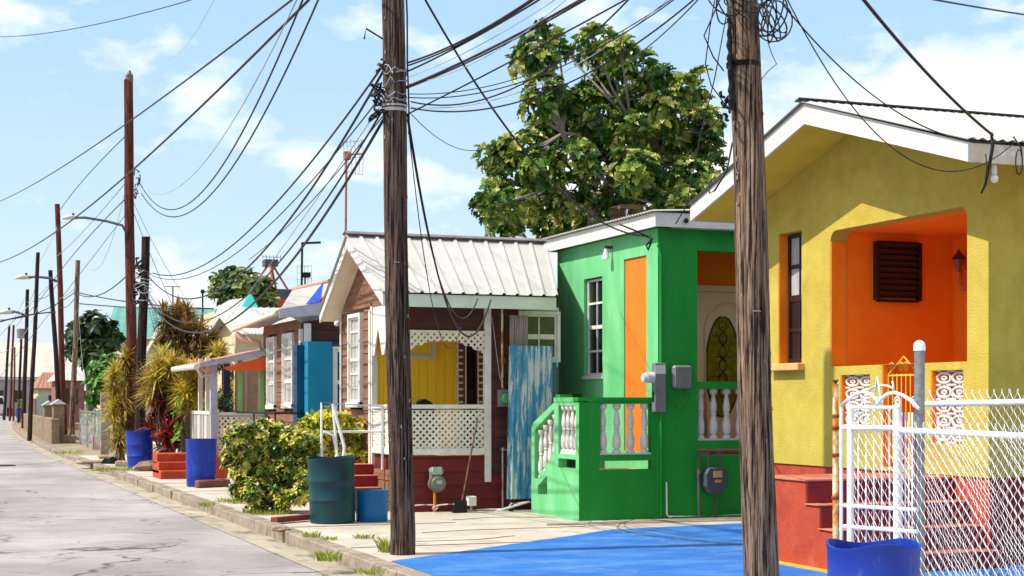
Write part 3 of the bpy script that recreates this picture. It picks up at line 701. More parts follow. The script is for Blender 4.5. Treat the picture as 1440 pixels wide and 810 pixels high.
# landing with parapet and side stair
b = M(); CG = Pl('C', G0); SL = Pl('S', 8.29)
wall_poly(b, CG, [(8.422, 0), (FG - .002, 0), (FG - .002, 1.63), (8.422, 1.63)], [rect(8.59, 9.38, .88, 1.57), rect(8.59, 9.38, .68, .8)], -.006, .14)
b.box(8.27, FG - .002, G0 - .012, G0 + .17, 1.61, 1.66); b.box(8.2905, 8.42, G0 + .0055, G0 + .0105, 0, 1.6)  # thin sheet puts the shaded green on the stair wall's end
b.build('landing_parapet', GRND, gh)
b = M()
wall_poly(b, SL, [(G0 + .012, 0), (21.05, 0), (21.05, 1.22), (20.98, 1.30), (20.17, 1.6), (G0 + .012, 1.6)],
  [rect(19.42, 20.03, .88, 1.55), rect(19.42, 20.03, .69, .82), [(20.19, .92), (20.32, .82), (20.32, .74), (20.52, .74), (20.52, .62), (20.72, .62), (20.72, .5), (20.93, .5), (20.93, 1.2), (20.19, 1.5)], [(20.45, .28), (20.8, .28), (20.8, .4), (20.45, .56)]], 0, .13)
b.box(8.28, 8.45, 19.472, 20.18, 1.601, 1.66)
b.build('stair_wall', GRN, gh)
b = M(); b.box(8.42, FG - .003, G0 + .15, 20.2, .56, .66)
for k in range(4): b.box(8.425, FG - .003, 20.2 + k * .22, 20.2 + (k + 1) * .22 - .002, -.05, .66 - .15 * (k + 1))
b.build('landing_steps', mat('buff_step', rgb(200, 150, 110), rgb(170, 120, 84), .8, 4), gh)
for k in range(4): baluster(gh, 8.67 + k * .207, G0 + .08, .905, 1.568, .06)
for k in range(4): baluster(gh, 8.35, 19.5 + k * .15, .905, 1.55, .055)
for k in range(4): baluster(gh, 8.35, 20.27 + k * .18, .78 - k * .09, 1.42 - k * .075, .05)
b = M(); b.box(8.6, 9.37, G0 + .02, G0 + .13, .882, .905); b.box(8.31, 8.41, 19.43, 20.02, .882, .905); b.build('baluster_base', WHITE, gh)
b = M(); b.box(FG - .012, FG - .001, 21.9, 22.3, 1.62, 1.72); b.box(8.31, 8.5, 20.02, 20.18, 1.64, 1.70); b.build('post_cap', GRND, gh)
# flat roof: white fascia, scalloped sheet edge
RU, RV0, RV1 = 9.3, 19.05, 22.98
b = M(); b.box(RU, RU + .03, RV0, RV1, 3.97, 4.16); b.box(RU + .031, 17, RV0, RV0 + .03, 3.97, 4.16); b.box(RU + .031, 17, RV1 - .03, RV1, 3.97, 4.16); b.build('fascia', WHITE, gh)
b = M(); b.box(RU + .031, 17, RV0 + .031, RV1 - .031, 3.998, 4.01); b.build('soffit', WHITE, gh)
b = M(); corrugated(b, (RU - .06, RV0 - .05, 4.17), (RU - .06, RV1 + .04, 4.17), (13, RV1 + .04, 4.38), (13, RV0 - .05, 4.38), .09, .02); b.build('roof', ROOFW, gh)
# services on the pillar
mb = thing('electric_meter', 'tall grey meter box with glass dial on corner of green house', 'electric meter', (9.4, 19.25, 1.4))
b = M(); b.box(FG - .10, FG + .07, G0 - .11, G0 - .005, 1.46, 2.13); b.build('meter_case', GREYM, mb, bevel=.008)
b = M(); b.box(FG - .095, FG + .06, G0 - .116, G0 - .111, 1.98, 2.1); b.build('label_plate', WHITE, mb)
b = M(); b.tube([(FG - .10, G0 - .06, 1.93), (FG - .2, G0 - .06, 1.93)], .075, 20); b.tube([(FG - .2, G0 - .06, 1.93), (FG - .26, G0 - .06, 1.93)], [.07, .055], 20); b.build('glass_dial', mat('milky_dial', rgb(210, 210, 210), rgb(170, 170, 174), .15, 8, spec=.8), mb, smooth=True)
b = M(); b.box(FG - .106, FG - .101, G0 - .09, G0 - .03, 1.6, 1.74); b.build('latch', BLK, mb)
ug = thing('utility_box', 'square grey box with looping cable on the green pillar', 'utility box', (9.8, 19.2, 1.7))
b = M(); b.box(9.64, 9.93, G0 - .12, G0 - .001, 1.78, 2.1); b.build('box_body', GREYM, ug, bevel=.03)
b = M(); b.box(9.66, 9.91, G0 - .135, G0 - .121, 1.8, 2.08); b.build('cover', GREYM, ug, bevel=.006)
b = M(); b.tube([(9.84, G0 - .05, 1.78), (9.86, G0 - .06, 1.65), (9.83, G0 - .06, 1.57), (9.76, G0 - .05, 1.52), (9.67, G0 - .04, 1.55), (9.62, G0 - .03, 1.68), (9.56, G0 - .03, 1.75)], .009, 6); b.build('cable', mat('green_cable', rgb(90, 130, 60), rgb(70, 110, 46), .5, 5), ug, smooth='all')
b = M(); b.tube([(FG + .03, G0 - .03, 0.02), (FG + .03, G0 - .03, 1.46)], .02, 8); b.tube([(FG + .03, G0 - .03, 2.13), (FG + .03, G0 - .03, 3.6), (FG - .02, G0 - .05, 3.75)], .022, 8); o = b.build('service_conduit', GRND, gh, smooth=True)
b = M(); b.tube([(FG + .12, G0 - .02, .5), (FG + .12, G0 - .03, .06), (9.6, G0 - .05, .03), (10.2, G0 - .06, .025), (11, G0 - .05, .03)], .013, 6); b.build('white_pipe', WMET, gh, smooth=True)
gm = thing('gas_meter', 'dark grey water meter on pipes below the porch of green house', 'meter', (10.3, 19.15, 0))
b = M(); b.slab([(10.15, G0 - .2, .34), (10.36, G0 - .2, .34), (10.42, G0 - .2, .42), (10.44, G0 - .2, .62), (10.38, G0 - .2, .7), (10.14, G0 - .2, .7), (10.09, G0 - .2, .62), (10.09, G0 - .2, .44)], (0, .16, 0)); b.build('meter_body', mat('blue_grey_cast', rgb(84, 90, 104), rgb(66, 72, 86), .5, 5, metal=.2), gm, bevel=.02)
b = M(); b.box(10.21, 10.34, G0 - .212, G0 - .2, .56, .65); b.box(10.23, 10.33, G0 - .21, G0 - .2, .49, .53); b.build('plate', mat('tan_plate', rgb(200, 160, 110), rgb(176, 136, 90), .5, 8), gm)
b = M()
for x, z1 in ((10.17, .9), (10.35, .88)): b.tube([(x, G0 - .12, .69), (x, G0 - .12, z1), (x - .03 if x < 10.3 else x - .04, G0 - .1, z1 + .02)], .02, 8)
b.tube([(10.03, G0 - .1, .9), (10.04, G0 - .1, 0)], .022, 8); b.tube([(10.04, G0 - .1, .89), (10.17, G0 - .12, .89)], .02, 8); b.tube([(10.3, G0 - .1, .34), (10.3, G0 - .1, 0)], .018, 8); b.tube([(10.02, G0 - .1, .62), (10.05, G0 - .1, .62)], .035, 8)
b.build('pipe', mat('grey_pipe', rgb(104, 98, 100), rgb(80, 74, 76), .5, 6, metal=.3), gm, smooth=True)
sp = at(852, 352, 23.0); wl = thing('flood_lamp', 'small rusty shaded lamp under eave of green house', 'lamp', (FG, 21.1, 3.7))
lv = Vy(852, FG - .1); b = M(); b.lathe([(.012, .16), (.02, .15), (.055, .02), (.06, 0)], (FG - .1, lv, 3.68), 10); b.build('shade', WMET, wl); b = M(); b.box(FG - .12, FG - .001, lv - .02, lv + .02, 3.83, 3.87); b.build('bracket', CAGE, wl)
M().ball((9.75, RV0 - .03, 4.06), .035, 8).build('security_camera', BLK, None); o = bpy.data.objects['security_camera']; tag(o, 'tiny dark dome camera on white fascia of green house', 'camera')
# bird cage on the roof
bc = thing('bird_cage', 'rusty wire cage standing on roof of the green house', 'cage', (10.6, 22.4, 4.2))
q = at(884, 305, 23.6); x0, y0, z0 = q.x - .23, q.y - .2, 4.27
b = M()
for k in range(13):
    x = x0 + k * .46 / 12; b.tube([(x, y0, z0), (x, y0, z0 + .27)], .0016, 4); b.tube([(x, y0 + .35, z0), (x, y0 + .35, z0 + .27)], .0016, 4)
for k in range(10):
    y = y0 + k * .35 / 9; b.tube([(x0, y, z0), (x0, y, z0 + .27)], .0016, 4); b.tube([(x0 + .46, y, z0), (x0 + .46, y, z0 + .27)], .0016, 4); b.tube([(x0, y, z0 + .27), (x0 + .46, y, z0 + .27)], .0016, 4)
for z in (0, .09, .18, .27):
    b.tube([(x0, y0, z0 + z), (x0 + .46, y0, z0 + z), (x0 + .46, y0 + .35, z0 + z), (x0, y0 + .35, z0 + z), (x0, y0, z0 + z)], .004, 4)
b.build('wire_frame', CAGE, bc); b = M(); b.box(x0 + .16, x0 + .3, y0 + .1, y0 + .2, z0, z0 + .07); b.build('feed_tray', ORG, bc); b = M(); b.box(x0 + .32, x0 + .38, y0 + .1, y0 + .15, z0 + .02, z0 + .12); b.build('water_bottle', WHITE, bc)

# ------------------------------------------------------------------ BROWN BOARD HOUSE with yellow porch
FB, B0, B1 = 6.45, 21.7, 24.75
bh = thing('board_house', 'brown weatherboard house with yellow latticed porch and white metal roof', 'house', (FB + 2, 23.2, 0))
S = Pl('S', FB); C = Pl('C', B0)
RV, RZb = 23.2, 4.12
b = M()
clap(b, S, 23.02, B1, .6, 3.02, 0, .175, holes=[(23.44, 24.18, 1.55, 2.98)])
clap(b, S, B0, B1, .0, .6, 0, .15)
b.build('street_wall', BROWN, bh)
b = M()                                              # gable, vertical boards
for k in range(20):
    a0 = 21.3 + k * .19; a1 = a0 + .185
    zz = lambda a: RZb - (.53 if a < RV else .66) * abs(a - RV) - .1
    if min(zz(a0), zz(a1)) > 3.05: b.slab([(FB - .02, a0, 3.05), (FB - .02, a1, 3.05), (FB - .02, a1, zz(a1)), (FB - .02, a0, zz(a0))], (.02, 0, 0))
b.build('gable', BROWN, bh)
b = M(); clap(b, Pl('C', B0), 7.91, 8.98, .55, 3.3, 0, .175, holes=[(8.36, 9.2, 2.2, 2.95)])
b.build('side_wall', BROWND, bh)
b = M(); clap(b, Pl('C', B0), FB, 8.98, -.02, .8, -.01, .2); b.build('lower_wall', REDB, bh)
b = M(); b.box(FB + .03, 8.9, B0 + .03, B1, 0, .78); b.box(FB + .02, 7.96, B0 + .02, 23.0, .78, .8); b.build('floor_frame', REDB, bh)
b = M(); b.box(FB + .02, 7.9, B0 + .03, B0 + .06, 2.62, 3.1); b.build('beam', BROWND, bh)
b = M(); b.box(FB, 9.3, B1 - .05, B1, 0, 3.0); b.build('rear_wall', BROWND, bh)
b = M(); b.box(8.9, 8.97, B0 + .03, B1 - .06, 0, 3.1); b.build('end_wall', BROWND, bh)
b = M()                                              # yellow tongue and groove porch walls
x = FB + .05
while x < 8.3:
    b.box(x, x + .135, 23.0, 23.04, .8, 3.08); x += .14
y = B0 + .05
b.box(8.36, 8.4, B0 + .06, 23.0, .8, 3.08); b.box(FB + .03, 8.36, 23.04, 23.06, .8, 3.08)
b.build('porch_wall', YBOARD, bh)
b = M(); b.box(FB, 8.36, B0, 23, 3.09, 3.11); b.build('porch_ceiling', WIN, bh)
b = M(); b.box(FB + .1, 8.35, B0 + .08, 22.98, .8, .815); b.build('porch_floor', mat('pale_floor_board', rgb(186, 160, 126), rgb(166, 140, 108), .7, 4), bh)
# porch back window and open door on yellow wall
C2 = Pl('C', 23.0)
wx0, wx1 = Ux(583, 23), Ux(608, 23); wz0, wz1 = H(500, wx0, 23), H(470, wx0, 23)
window(bh, C2, wx0 - .25, wx1 - .02, wz0, wz1, .02, 1, 2, mat('cream_window_frame', rgb(226, 206, 160), rgb(206, 186, 140), .6, 4), GLASS, .03, trim=.07)
dx0, dx1 = Ux(652, 23), Ux(666, 23)
b = M(); C2.box(b, dx0 - .03, dx1 + .1, .0, .012, .8, 2.56); do = b.build('doorway', mat('dark_interior', rgb(30, 20, 18), rgb(24, 16, 14), .8, 3), bh)
b = M(); C2.box(b, dx0, dx0 + .03, .013, .04, .8, 2.5); C2.box(b, dx0 + .17, dx0 + .2, .013, .04, .8, 2.5)
C2.box(b, dx0 + .05, dx0 + .15, .013, .03, 1.3, 1.8); C2.box(b, dx0 + .05, dx0 + .15, .013, .03, .9, 1.25); b.build('panel_door', DWOOD, do)
for xx in (dx0 - .1, dx1 + .07):
    b = M(); C2.box(b, xx, xx + .11, .02, .045, 1.05, 2.52); so = b.build('door_shutter', mat('mauve_shutter', rgb(120, 84, 90), rgb(96, 64, 70), .6, 4), bh)
    b = M(); C2.box(b, xx - .02, xx, .02, .05, 1.0, 2.55); C2.box(b, xx + .11, xx + .13, .02, .05, 1.0, 2.55)
    for k in range(14): C2.box(b, xx, xx + .07, .046, .054, 1.08 + k * .1, 1.11 + k * .1)
    b.build('shutter_slat', LATT, so)
# posts, rails and lattice
b = M(); b.box(7.80, 7.90, B0 - .03, B0 + .06, .1 + .32, 3.1); lab(b.build('porch_post', WIN, bh, bevel=.004), 'long white right post'); b = M(); b.box(FB - .02, FB + .08, B0 - .02, B0 + .08, .75, 3.1); b.build('porch_post', WIN, bh, bevel=.004)
b = M(); b.box(FB - .02, FB + .07, 22.93, 23.02, .6, 3.1); b.build('porch_post', WIN, bh)
b = M(); C.box(b, FB + .08, 7.80, -.02, .035, 1.50, 1.56); b.build('rail', WIN, bh, bevel=.004); b = M(); C.box(b, FB + .08, 7.80, -.02, .04, .83, .92); b.build('rail', WIN, bh, bevel=.004)
b = M(); lattice(b, C, FB + .08, 7.80, .92, 1.5, .0, .068, .034); b.build('lattice_panel', LATT, bh)
b = M(); S.box(b, B0 + .08, 22.93, -.04, .02, 1.5, 1.56); b.build('rail', WIN, bh); b = M(); S.box(b, B0 + .08, 22.93, -.04, .02, .83, .92); b.build('rail', WIN, bh)
b = M(); lattice(b, S, B0 + .08, 22.93, .92, 1.5, .0, .068, .034); b.build('lattice_panel', LATT, bh)
def arch(lo, hi, zb, rise):
    def f(a, z):
        t = (a - lo) / (hi - lo); t = min(t, 1 - t)
        lim = zb + (rise * min(1, t / .32) if t < .5 else rise); return z > lim - (.05 * (1 if t < .03 else 0))
    return f
b = M(); lattice(b, C, FB + .08, 7.80, 2.26, 2.62, .0, .068, .034, inside=arch(FB + .08, 7.8, 2.3, .17)); C.box(b, FB + .08, 7.8, -.01, .02, 2.615, 2.64); b.build('lattice_valance', LATT, bh)
b = M()                                              # street side valance, solid white with hanging points
for a0, a1 in ((B0 + .08, 22.4), (22.4, 22.93)):
    m_ = (a0 + a1) / 2; b.slab([(FB, a0, 3.05), (FB, a1, 3.05), (FB, a1, 2.3), (FB, a1 - .05, 2.3), (FB, m_, 2.72), (FB, a0 + .05, 2.3), (FB, a0, 2.3)], (.02, 0, 0))
b.build('street_valance', WIN, bh)
b = M(); S.box(b, 22.98, 23.06, .024, .04, .62, 3.0); S.box(b, B1 - .05, B1 + .0, .026, .05, .5, 3.0); b.build('corner_board', WIN, bh)
window(bh, S, 23.5, 24.12, 1.6, 2.92, .045, 6, 3, WIN, CURT, .03, trim=.06, sill=.06, mw=.014)
# side window with green glass
window(bh, C, 8.38, 8.94, 2.24, 2.9, .03, 2, 2, WIN, GLASSG, .03, trim=.05)
b = M(); C.box(b, 8.3, 8.97, .03, .05, 2.96, 3.01); b.build('window_head', mat('pale_green_trim', rgb(190, 214, 190), rgb(170, 196, 170), .6, 3), bh)
# roof
UB, ES, EN = 6.12, 21.25, 24.98
zs, zn = 3.15, 3.02
b = M(); corrugated(b, (UB - .03, ES - .04, zs + .0), (8.78, ES - .04, zs), (9.4, RV, RZb + .03), (UB - .03, RV, RZb + .03), .24, .026, rib=True)
corrugated(b, (UB - .03, EN + .04, zn), (9.4, EN + .04, zn), (9.4, RV, RZb + .03), (UB - .03, RV, RZb + .03), .24, .026, rib=True)
rfo = b.build('roof', ROOFW, bh)
b = M(); b.slab([(UB - .05, RV, RZb + .075), (9.4, RV, RZb + .075), (9.4, RV - .12, RZb + .03), (UB - .05, RV - .12, RZb + .03)], (0, 0, .01)); b.slab([(UB - .05, RV, RZb + .075), (9.4, RV, RZb + .075), (9.4, RV + .12, RZb + .03), (UB - .05, RV + .12, RZb + .03)], (0, 0, .01)); b.build('ridge_cap', mat('grey_ridge_cap', rgb(128, 116, 116), rgb(100, 90, 92), .5, 3), rfo)
b = M(); b.box(UB + .03, 8.76, ES, ES + .03, zs - .2, zs - .02)
b.build('eave_fascia', mat('pale_green_white_fascia', rgb(208, 222, 204), rgb(188, 204, 184), .6, 3), bh)
b = M(); b.slab([(UB, RV, RZb), (UB, ES, zs - .02), (UB, ES, zs - .2), (UB, RV, RZb - .2)], (.03, 0, 0)); b.slab([(UB, RV, RZb), (UB, EN, zn - .02), (UB, EN, zn - .13), (UB, RV, RZb - .15)], (.03, 0, 0)); b.build('bargeboard', WHITE, bh)
b = M(); b.slab([(UB + .03, RV, RZb - .14), (FB - .02, RV, RZb - .14), (FB - .02, EN, zn - .11), (UB + .03, EN, zn - .11)], (0, 0, .012)); b.slab([(UB + .03, RV, RZb - .19), (FB - .02, RV, RZb - .19), (FB - .02, ES + .03, zs - .18), (UB + .03, ES + .03, zs - .18)], (0, 0, .012)); b.slab([(FB, B1 + .01, zn - .09), (9.3, B1 + .01, zn - .09), (9.3, EN, zn - .12), (FB, EN, zn - .12)], (0, 0, .01)); b.build('soffit', mat('cream_soffit', rgb(232, 220, 196), rgb(214, 200, 176), .7, 3), bh)
q = Vector((6.3, 24.55, 2.86)); b = M(); b.ball(q, .045, 8); b.tube([q, q + Vector((.08, 0, .1))], .015, 6); b.build('porch_bulb', BULB, bh, smooth='all')
# conduit and round meter right of the porch
em = thing('wall_meter', 'grey box with green round dial on dark brown wall beside lattice porch', 'electric meter', (8.2, 21.6, 1.5))
mx_ = Ux(706, B0); b = M(); b.box(mx_ - .09, mx_ + .1, B0 - .12, B0 - .025, H(572, mx_, B0), H(548, mx_, B0)); b.build('meter_case', mat('olive_grey_case', rgb(130, 134, 120), rgb(110, 114, 100), .5, 4), em, bevel=.008)
b = M(); zc = H(560, mx_, B0); b.tube([(mx_ + .02, B0 - .12, zc), (mx_ + .02, B0 - .18, zc)], [.075, .065], 18); b.build('dial', mat('green_dial', rgb(110, 190, 120), rgb(80, 170, 96), .2, 12), em, smooth=True)
b = M(); b.tube([(mx_ - .02, B0 - .06, H(548, mx_, B0)), (mx_ - .02, B0 - .06, 3.0)], .018, 8); b.build('conduit', RUST, em, smooth=True)
b = M(); b.tube([(7.9, B0 - .06, 2.85), (7.95, B0 - .08, 2.4), (8.02, B0 - .07, 1.95), (8.12, B0 - .07, 1.72), (mx_, B0 - .07, 1.76)], .007, 5); b.build('loose_cable', WIREP, em, smooth='all')
b = M(); b.box(8.06, 8.14, B0 - .05, B0 - .024, H(405 - 0, 8, B0) - .1, H(395, 8, B0) - .0) if False else b.box(8.04, 8.11, B0 - .05, B0 - .024, 2.17, 2.25); lab(b.build('junction_box', GREYM, em), 'tiny junction box above the meter')
# lower round meter
wm = thing('round_meter', 'round pale meter on yellow pipe against the red lower boards', 'meter', (6.95, 21.5, 0))
mx_ = Ux(614, B0 - .1); zc = H(680, mx_, B0 - .1)
b = M(); b.tube([(mx_, B0 - .05, zc), (mx_, B0 - .16, zc)], .125, 20); b.tube([(mx_, B0 - .16, zc), (mx_, B0 - .2, zc)], [.105, .09], 20); b.build('meter_body', mat('khaki_cast', rgb(128, 126, 112), rgb(104, 102, 90), .4, 6, metal=.3), wm, smooth=True)
b = M(); b.box(mx_ - .07, mx_ + .07, B0 - .14, B0 - .05, zc + .13, zc + .24); b.build('register', mat('pale_register', rgb(170, 190, 176), rgb(150, 170, 158), .3, 8), wm); b = M(); b.box(mx_ - .03, mx_ + .05, B0 - .207, B0 - .201, zc + .0, zc + .05); b.build('name_plate', MATS['pale_register'], wm)
b = M(); b.tube([(mx_ - .08, B0 - .05, .62), (mx_ - .085, B0 - .1, .58), (mx_ - .085, B0 - .1, zc)], .028, 8); b.tube([(mx_ + .08, B0 - .05, .62), (mx_ + .085, B0 - .1, .58), (mx_ + .085, B0 - .1, zc + .2)], .028, 8); b.build('elbow', GALV, wm, smooth=True)
b = M(); b.tube([(mx_ - .03, B0 - .1, zc - .1), (mx_ - .03, B0 - .1, 0)], .022, 8); b.build('pipe', mat('yellow_pipe', rgb(206, 130, 40), rgb(180, 106, 30), .6, 5), wm)
# chair top in the porch
cm = thing('armchair', 'dark rounded chair on the yellow porch behind the lattice rail', 'chair', (7.0, 22.4, .8))
x0, x1 = Ux(583, 22.4), Ux(617, 22.4)
b = M(); pr = [(x0, .98), (x0, 1.5), (x0 + .06, 1.6), (x0 + .15, 1.64), (x1 - .15, 1.64), (x1 - .06, 1.6), (x1, 1.5), (x1, .98)]
b.slab([(a, 22.62, z) for a, z in pr], (0, -.07, 0)); b.build('backrest', BLK, cm, bevel=.02)
b = M(); b.box(x0, x1, 22.15, 22.55, 1.18, 1.25); b.build('seat', BLK, cm, bevel=.02)
for a in (x0 + .03, x1 - .03):
    for yy in (22.18, 22.58): M().tube([(a, yy, .8), (a, yy, 1.18)], .015, 6).build('leg', BLK, cm)
# peeling blue sheet-metal gate/fence and grey panel behind
fs = thing('sheet_metal_fence', 'peeling blue corrugated metal sheet standing beside green stair', 'fence', (8.3, 21.3, 0))
xa, xb = Ux(716, 21.3), Ux(777, 21.3); za, zb = H(702, xa, 21.3), H(486, xa, 21.3)
b = M(); n = 28
for k in range(n + 1):
    x = xa + (xb - xa) * k / n; o = .014 * math.sin(k * math.pi / 2.0); i = len(b.v)
    j = .006 * math.sin(k * 2.3)
    b.v += [(x - .04 * (1 - k / n), 21.3 + o, za + j), (x, 21.3 + o, zb + j), (x, 21.305 + o, zb + j), (x - .04 * (1 - k / n), 21.305 + o, za + j)]
    if k: b.f += [(i - 4, i, i + 1, i - 3), (i - 1, i - 2, i + 2, i + 3), (i - 3, i + 1, i + 2, i - 2), (i - 4, i - 1, i + 3, i)]
b.build('sheet', FENCEB, fs)
b = M(); b.box(xa + .03, xa + .08, 21.34, 21.39, 0, zb - .05); b.box(xb - .08, xb - .03, 21.34, 21.39, 0, zb - .05); b.build('post', DWOOD, fs)
b = M(); xg = Ux(718, 21.4)
for k in range(8): b.box(xg + k * .036, xg + k * .036 + .03, 21.42 + .006 * (k % 2), 21.44, 1.7, H(443, xg, 21.4))
tag(b.build('ribbed_sheet', mat('grey_ribbed_panel', rgb(150, 140, 138), rgb(104, 96, 96), .8, 5, stretch=(4, 4, .5))), 'short grey ribbed sheet standing above the peeling blue fence', 'metal sheet')
b = M(); xx = Ux(776, 21.2)
for k in range(6): b.tube([(xx + k * .02, 21.2, 1.3), (xx + k * .02, 21.2, 2.25)], .002, 4)
for k in range(30): b.tube([(xx, 21.2, 1.3 + k * .032), (xx + .1, 21.2, 1.3 + k * .032)], .002, 4)
tag(b.build('wire_mesh', mat('cyan_mesh', rgb(90, 160, 170), rgb(70, 140, 150), .6, 4)), 'narrow strip of pale wire mesh between blue sheet and green house', 'mesh')
# front steps of the brown house
fs = thing('red_steps', 'dark red steps with pale edges beside the brown house porch', 'steps', (6.2, 22.6, 0))
xs0, xs1 = 5.98, 6.44
b = M(); e = M(); hts = (.19, .33, .5, .66)
for k, h in enumerate(hts):
    y0 = 22.15 + k * .24; b.box(xs0, xs1, y0, 24.0 if k == 3 else y0 + .24, -.02, h - .012); e.box(xs0 - .015, xs1, y0 - .015, 24.0 if k == 3 else y0 + .235, h - .01, h)
b.build('step', DRED, fs); e.build('worn_edge', NOSE, fs)
# white tube handrail frame on the steps
hr = thing('handrail_frame', 'white pipe handrail frame standing behind the dark green barrel', 'handrail', (5.8, 22, 0))
b = M(); Yr = 22.3
P_ = lambda px, py, y=Yr: (Ux(px, y), y, H(py, Ux(px, y), y))
b.tube([P_(452, 650), P_(452, 567), P_(539, 571)], .022, 8); b.tube([P_(538, 660), P_(538, 571)], .022, 8); b.tube([P_(452, 607), P_(538, 607)], .018, 8)
b.build('frame', WMET, hr, smooth=True)
b = M(); b.tube([P_(468, 568, 22.1), P_(474, 640, 22.1), P_(466, 650, 22.0)], .02, 8); b.tube([P_(468, 568, 21.9), P_(484, 628, 21.9), P_(482, 650, 21.9)], .022, 8); b.tube([P_(455, 607, 22.1), P_(468, 612, 22.1), P_(477, 650, 22.1)], .018, 8); b.build('brace', WMET, hr, smooth=True)
# hose, broom, white tap box on the ground
b = M(); pts_ = []
for k in range(60):
    t = k / 59; x = 6.55 + t * 1.9; r = .13
    pts_.append((x - .12 * math.sin(t * 30), B0 - .32 + .07 * math.cos(t * 30), .03 + .10 * abs(math.sin(t * 15)) * (1 if t < .35 or t > .75 else .1)))
tag(b.tube(pts_, .010, 6).build('garden_hose', mat('pale_hose', rgb(214, 196, 186), rgb(190, 170, 160), .5, 4), smooth='all'), 'pale hose looping along foot of the red boards', 'hose')
br = thing('broom', 'long handled brush leaning on the lattice rail', 'broom', (7.2, 21.3, 0))
pa, pb = Vector((Ux(650, 21.35), 21.35, .18)), Vector((Ux(672, 21.6), 21.62, H(590, Ux(672, 21.6), 21.6))); b = M(); b.tube([pa, pb], .013, 8); b.build('handle', mat('brown_handle', rgb(120, 84, 62), rgb(90, 60, 44), .6, 5), br)
b = M(); b.box(pa.x - .13, pa.x + .05, pa.y - .05, pa.y + .05, .12, .18); b.slab([(pa.x - .14, pa.y - .06, 0), (pa.x + .06, pa.y - .06, 0), (pa.x + .04, pa.y - .05, .12), (pa.x - .12, pa.y - .05, .12)], (0, .11, 0)); b.build('brush_head', BLK, br)
xx = Ux(661, 21.4); tb = thing('tap_box', 'small white valve box among weeds at the brown house', 'valve box', (xx, 21.3, 0))
b = M(); b.box(xx - .08, xx + .05, 21.25, 21.36, .1, .24); b.build('box_body', WHITE, tb, bevel=.01); b = M(); b.tube([(xx - .02, 21.3, 0), (xx - .02, 21.3, .1)], .02, 8); b.build('pipe', GALV, tb)
tag(M().tube([(7.75, 21.05, .03), (8.35, 21.3, .14)], .016, 8).build('white_pipe', WMET), 'white pipe lying on ground under the peeling blue sheet', 'pipe')
tv = thing('stand_pipe', 'thin grey standpipe with tap near the peeling blue sheet', 'tap', (Ux(707, 21.5), 21.5, 0)); xx = Ux(707, 21.5)
M().tube([(xx, 21.5, 0), (xx, 21.5, .88), (xx + .05, 21.45, .9)], .014, 8).build('pipe', GALV, tv); M().ball((xx, 21.48, .9), .035, 8).build('tap', GALV, tv)

# antennas on the brown house
an = thing('tv_antenna', 'tv antenna with wire mesh reflector on tall mast above the brown house gable', 'antenna', (6.3, 23.3, 3))
A_ = lambda px, py: at(px, py, 24.0)
b = M(); b.tube([A_(486, 352), A_(487, 215)], .018, 8); b.build('mast', ORUST, an)
b = M()
for k in range(6):
    b.tube([A_(482 + k * 5.2, 196), A_(485 + k * 5.2, 222), A_(484 + k * 5.2, 246)], .004, 4)
for k in range(3): b.tube([A_(482, 200 + k * 20), A_(510, 198 + k * 24)], .004, 4)
b.build('reflector', GALV, an)
b = M(); b.tube([A_(486, 218), A_(511, 216)], .014, 6); p = A_(488, 219); b.box(p.x - .05, p.x + .05, p.y - .05, p.y + .05, p.z - .06, p.z + .06); b.build('boom', ORUST, an)

# ------------------------------------------------------------------ HOUSE 2: brown boards with teal front room
F2, H0, H1 = 6.9, 29.55, 33.1
h2 = thing('boarded_cottage', 'brown board cottage with teal panel and blue and red stripe on its roof', 'house', (F2 + 2, 31, 0))
S = Pl('S', F2); C = Pl('C', H0)
b = M(); clap(b, S, H0, H1, .2, 3.2, 0, .2, holes=[(30.15, 31.04, 1.5, 2.98), (31.77, 32.56, 1.48, 2.94)]); b.build('street_wall', BROWN, h2)
b = M(); clap(b, C, F2, 9, .2, 3.4, 0, .2); b.box(F2 + .03, 9, H0 + .03, H1, 0, 3.1); b.build('side_wall', BROWND, h2)
window(h2, S, 30.2, 30.98, 1.56, 2.9, .04, 3, 1, WIN, CURT, .035, trim=.06, sill=.05)
window(h2, S, 31.82, 32.5, 1.54, 2.88, .04, 3, 1, WIN, CURT, .035, trim=.06, sill=.05)
b = M(); b.box(F2 - .05, F2 + .01, H0 - .05, H0 + .08, .3, 3.0); b.build('corner_board', WIN, h2)
tx0, tx1, tx2 = Ux(433, 28.9), Ux(467, 28.9), Ux(480, 28.9)
b = M(); b.box(tx0, tx1, 28.9, 29.5, 0.2, H(480, tx0, 28.9)); b.build('teal_room', TEAL, h2)
b = M(); b.box(tx1 + .002, 9, 29.1, 29.5, 0.2, 2.7); b.build('teal_return', TEALD, h2)
window(h2, Pl('C', 29.1), tx1 + .1, tx1 + .6, 1.35, 2.6, .02, 2, 1, WIN, GLASS, .05, trim=.05)
b = M(); b.box(tx0 - .14, tx0 - .01, 29.2, 29.52, .2, 2.68); b.build('recess_shade', TEALD, h2)  # solid strip, the recess shade is in its dark colour
b = M(); b.box(tx0 + .05, tx0 + .17, 29.35, 29.45, 2.75, 3.1); b.build('white_post', WIN, h2)
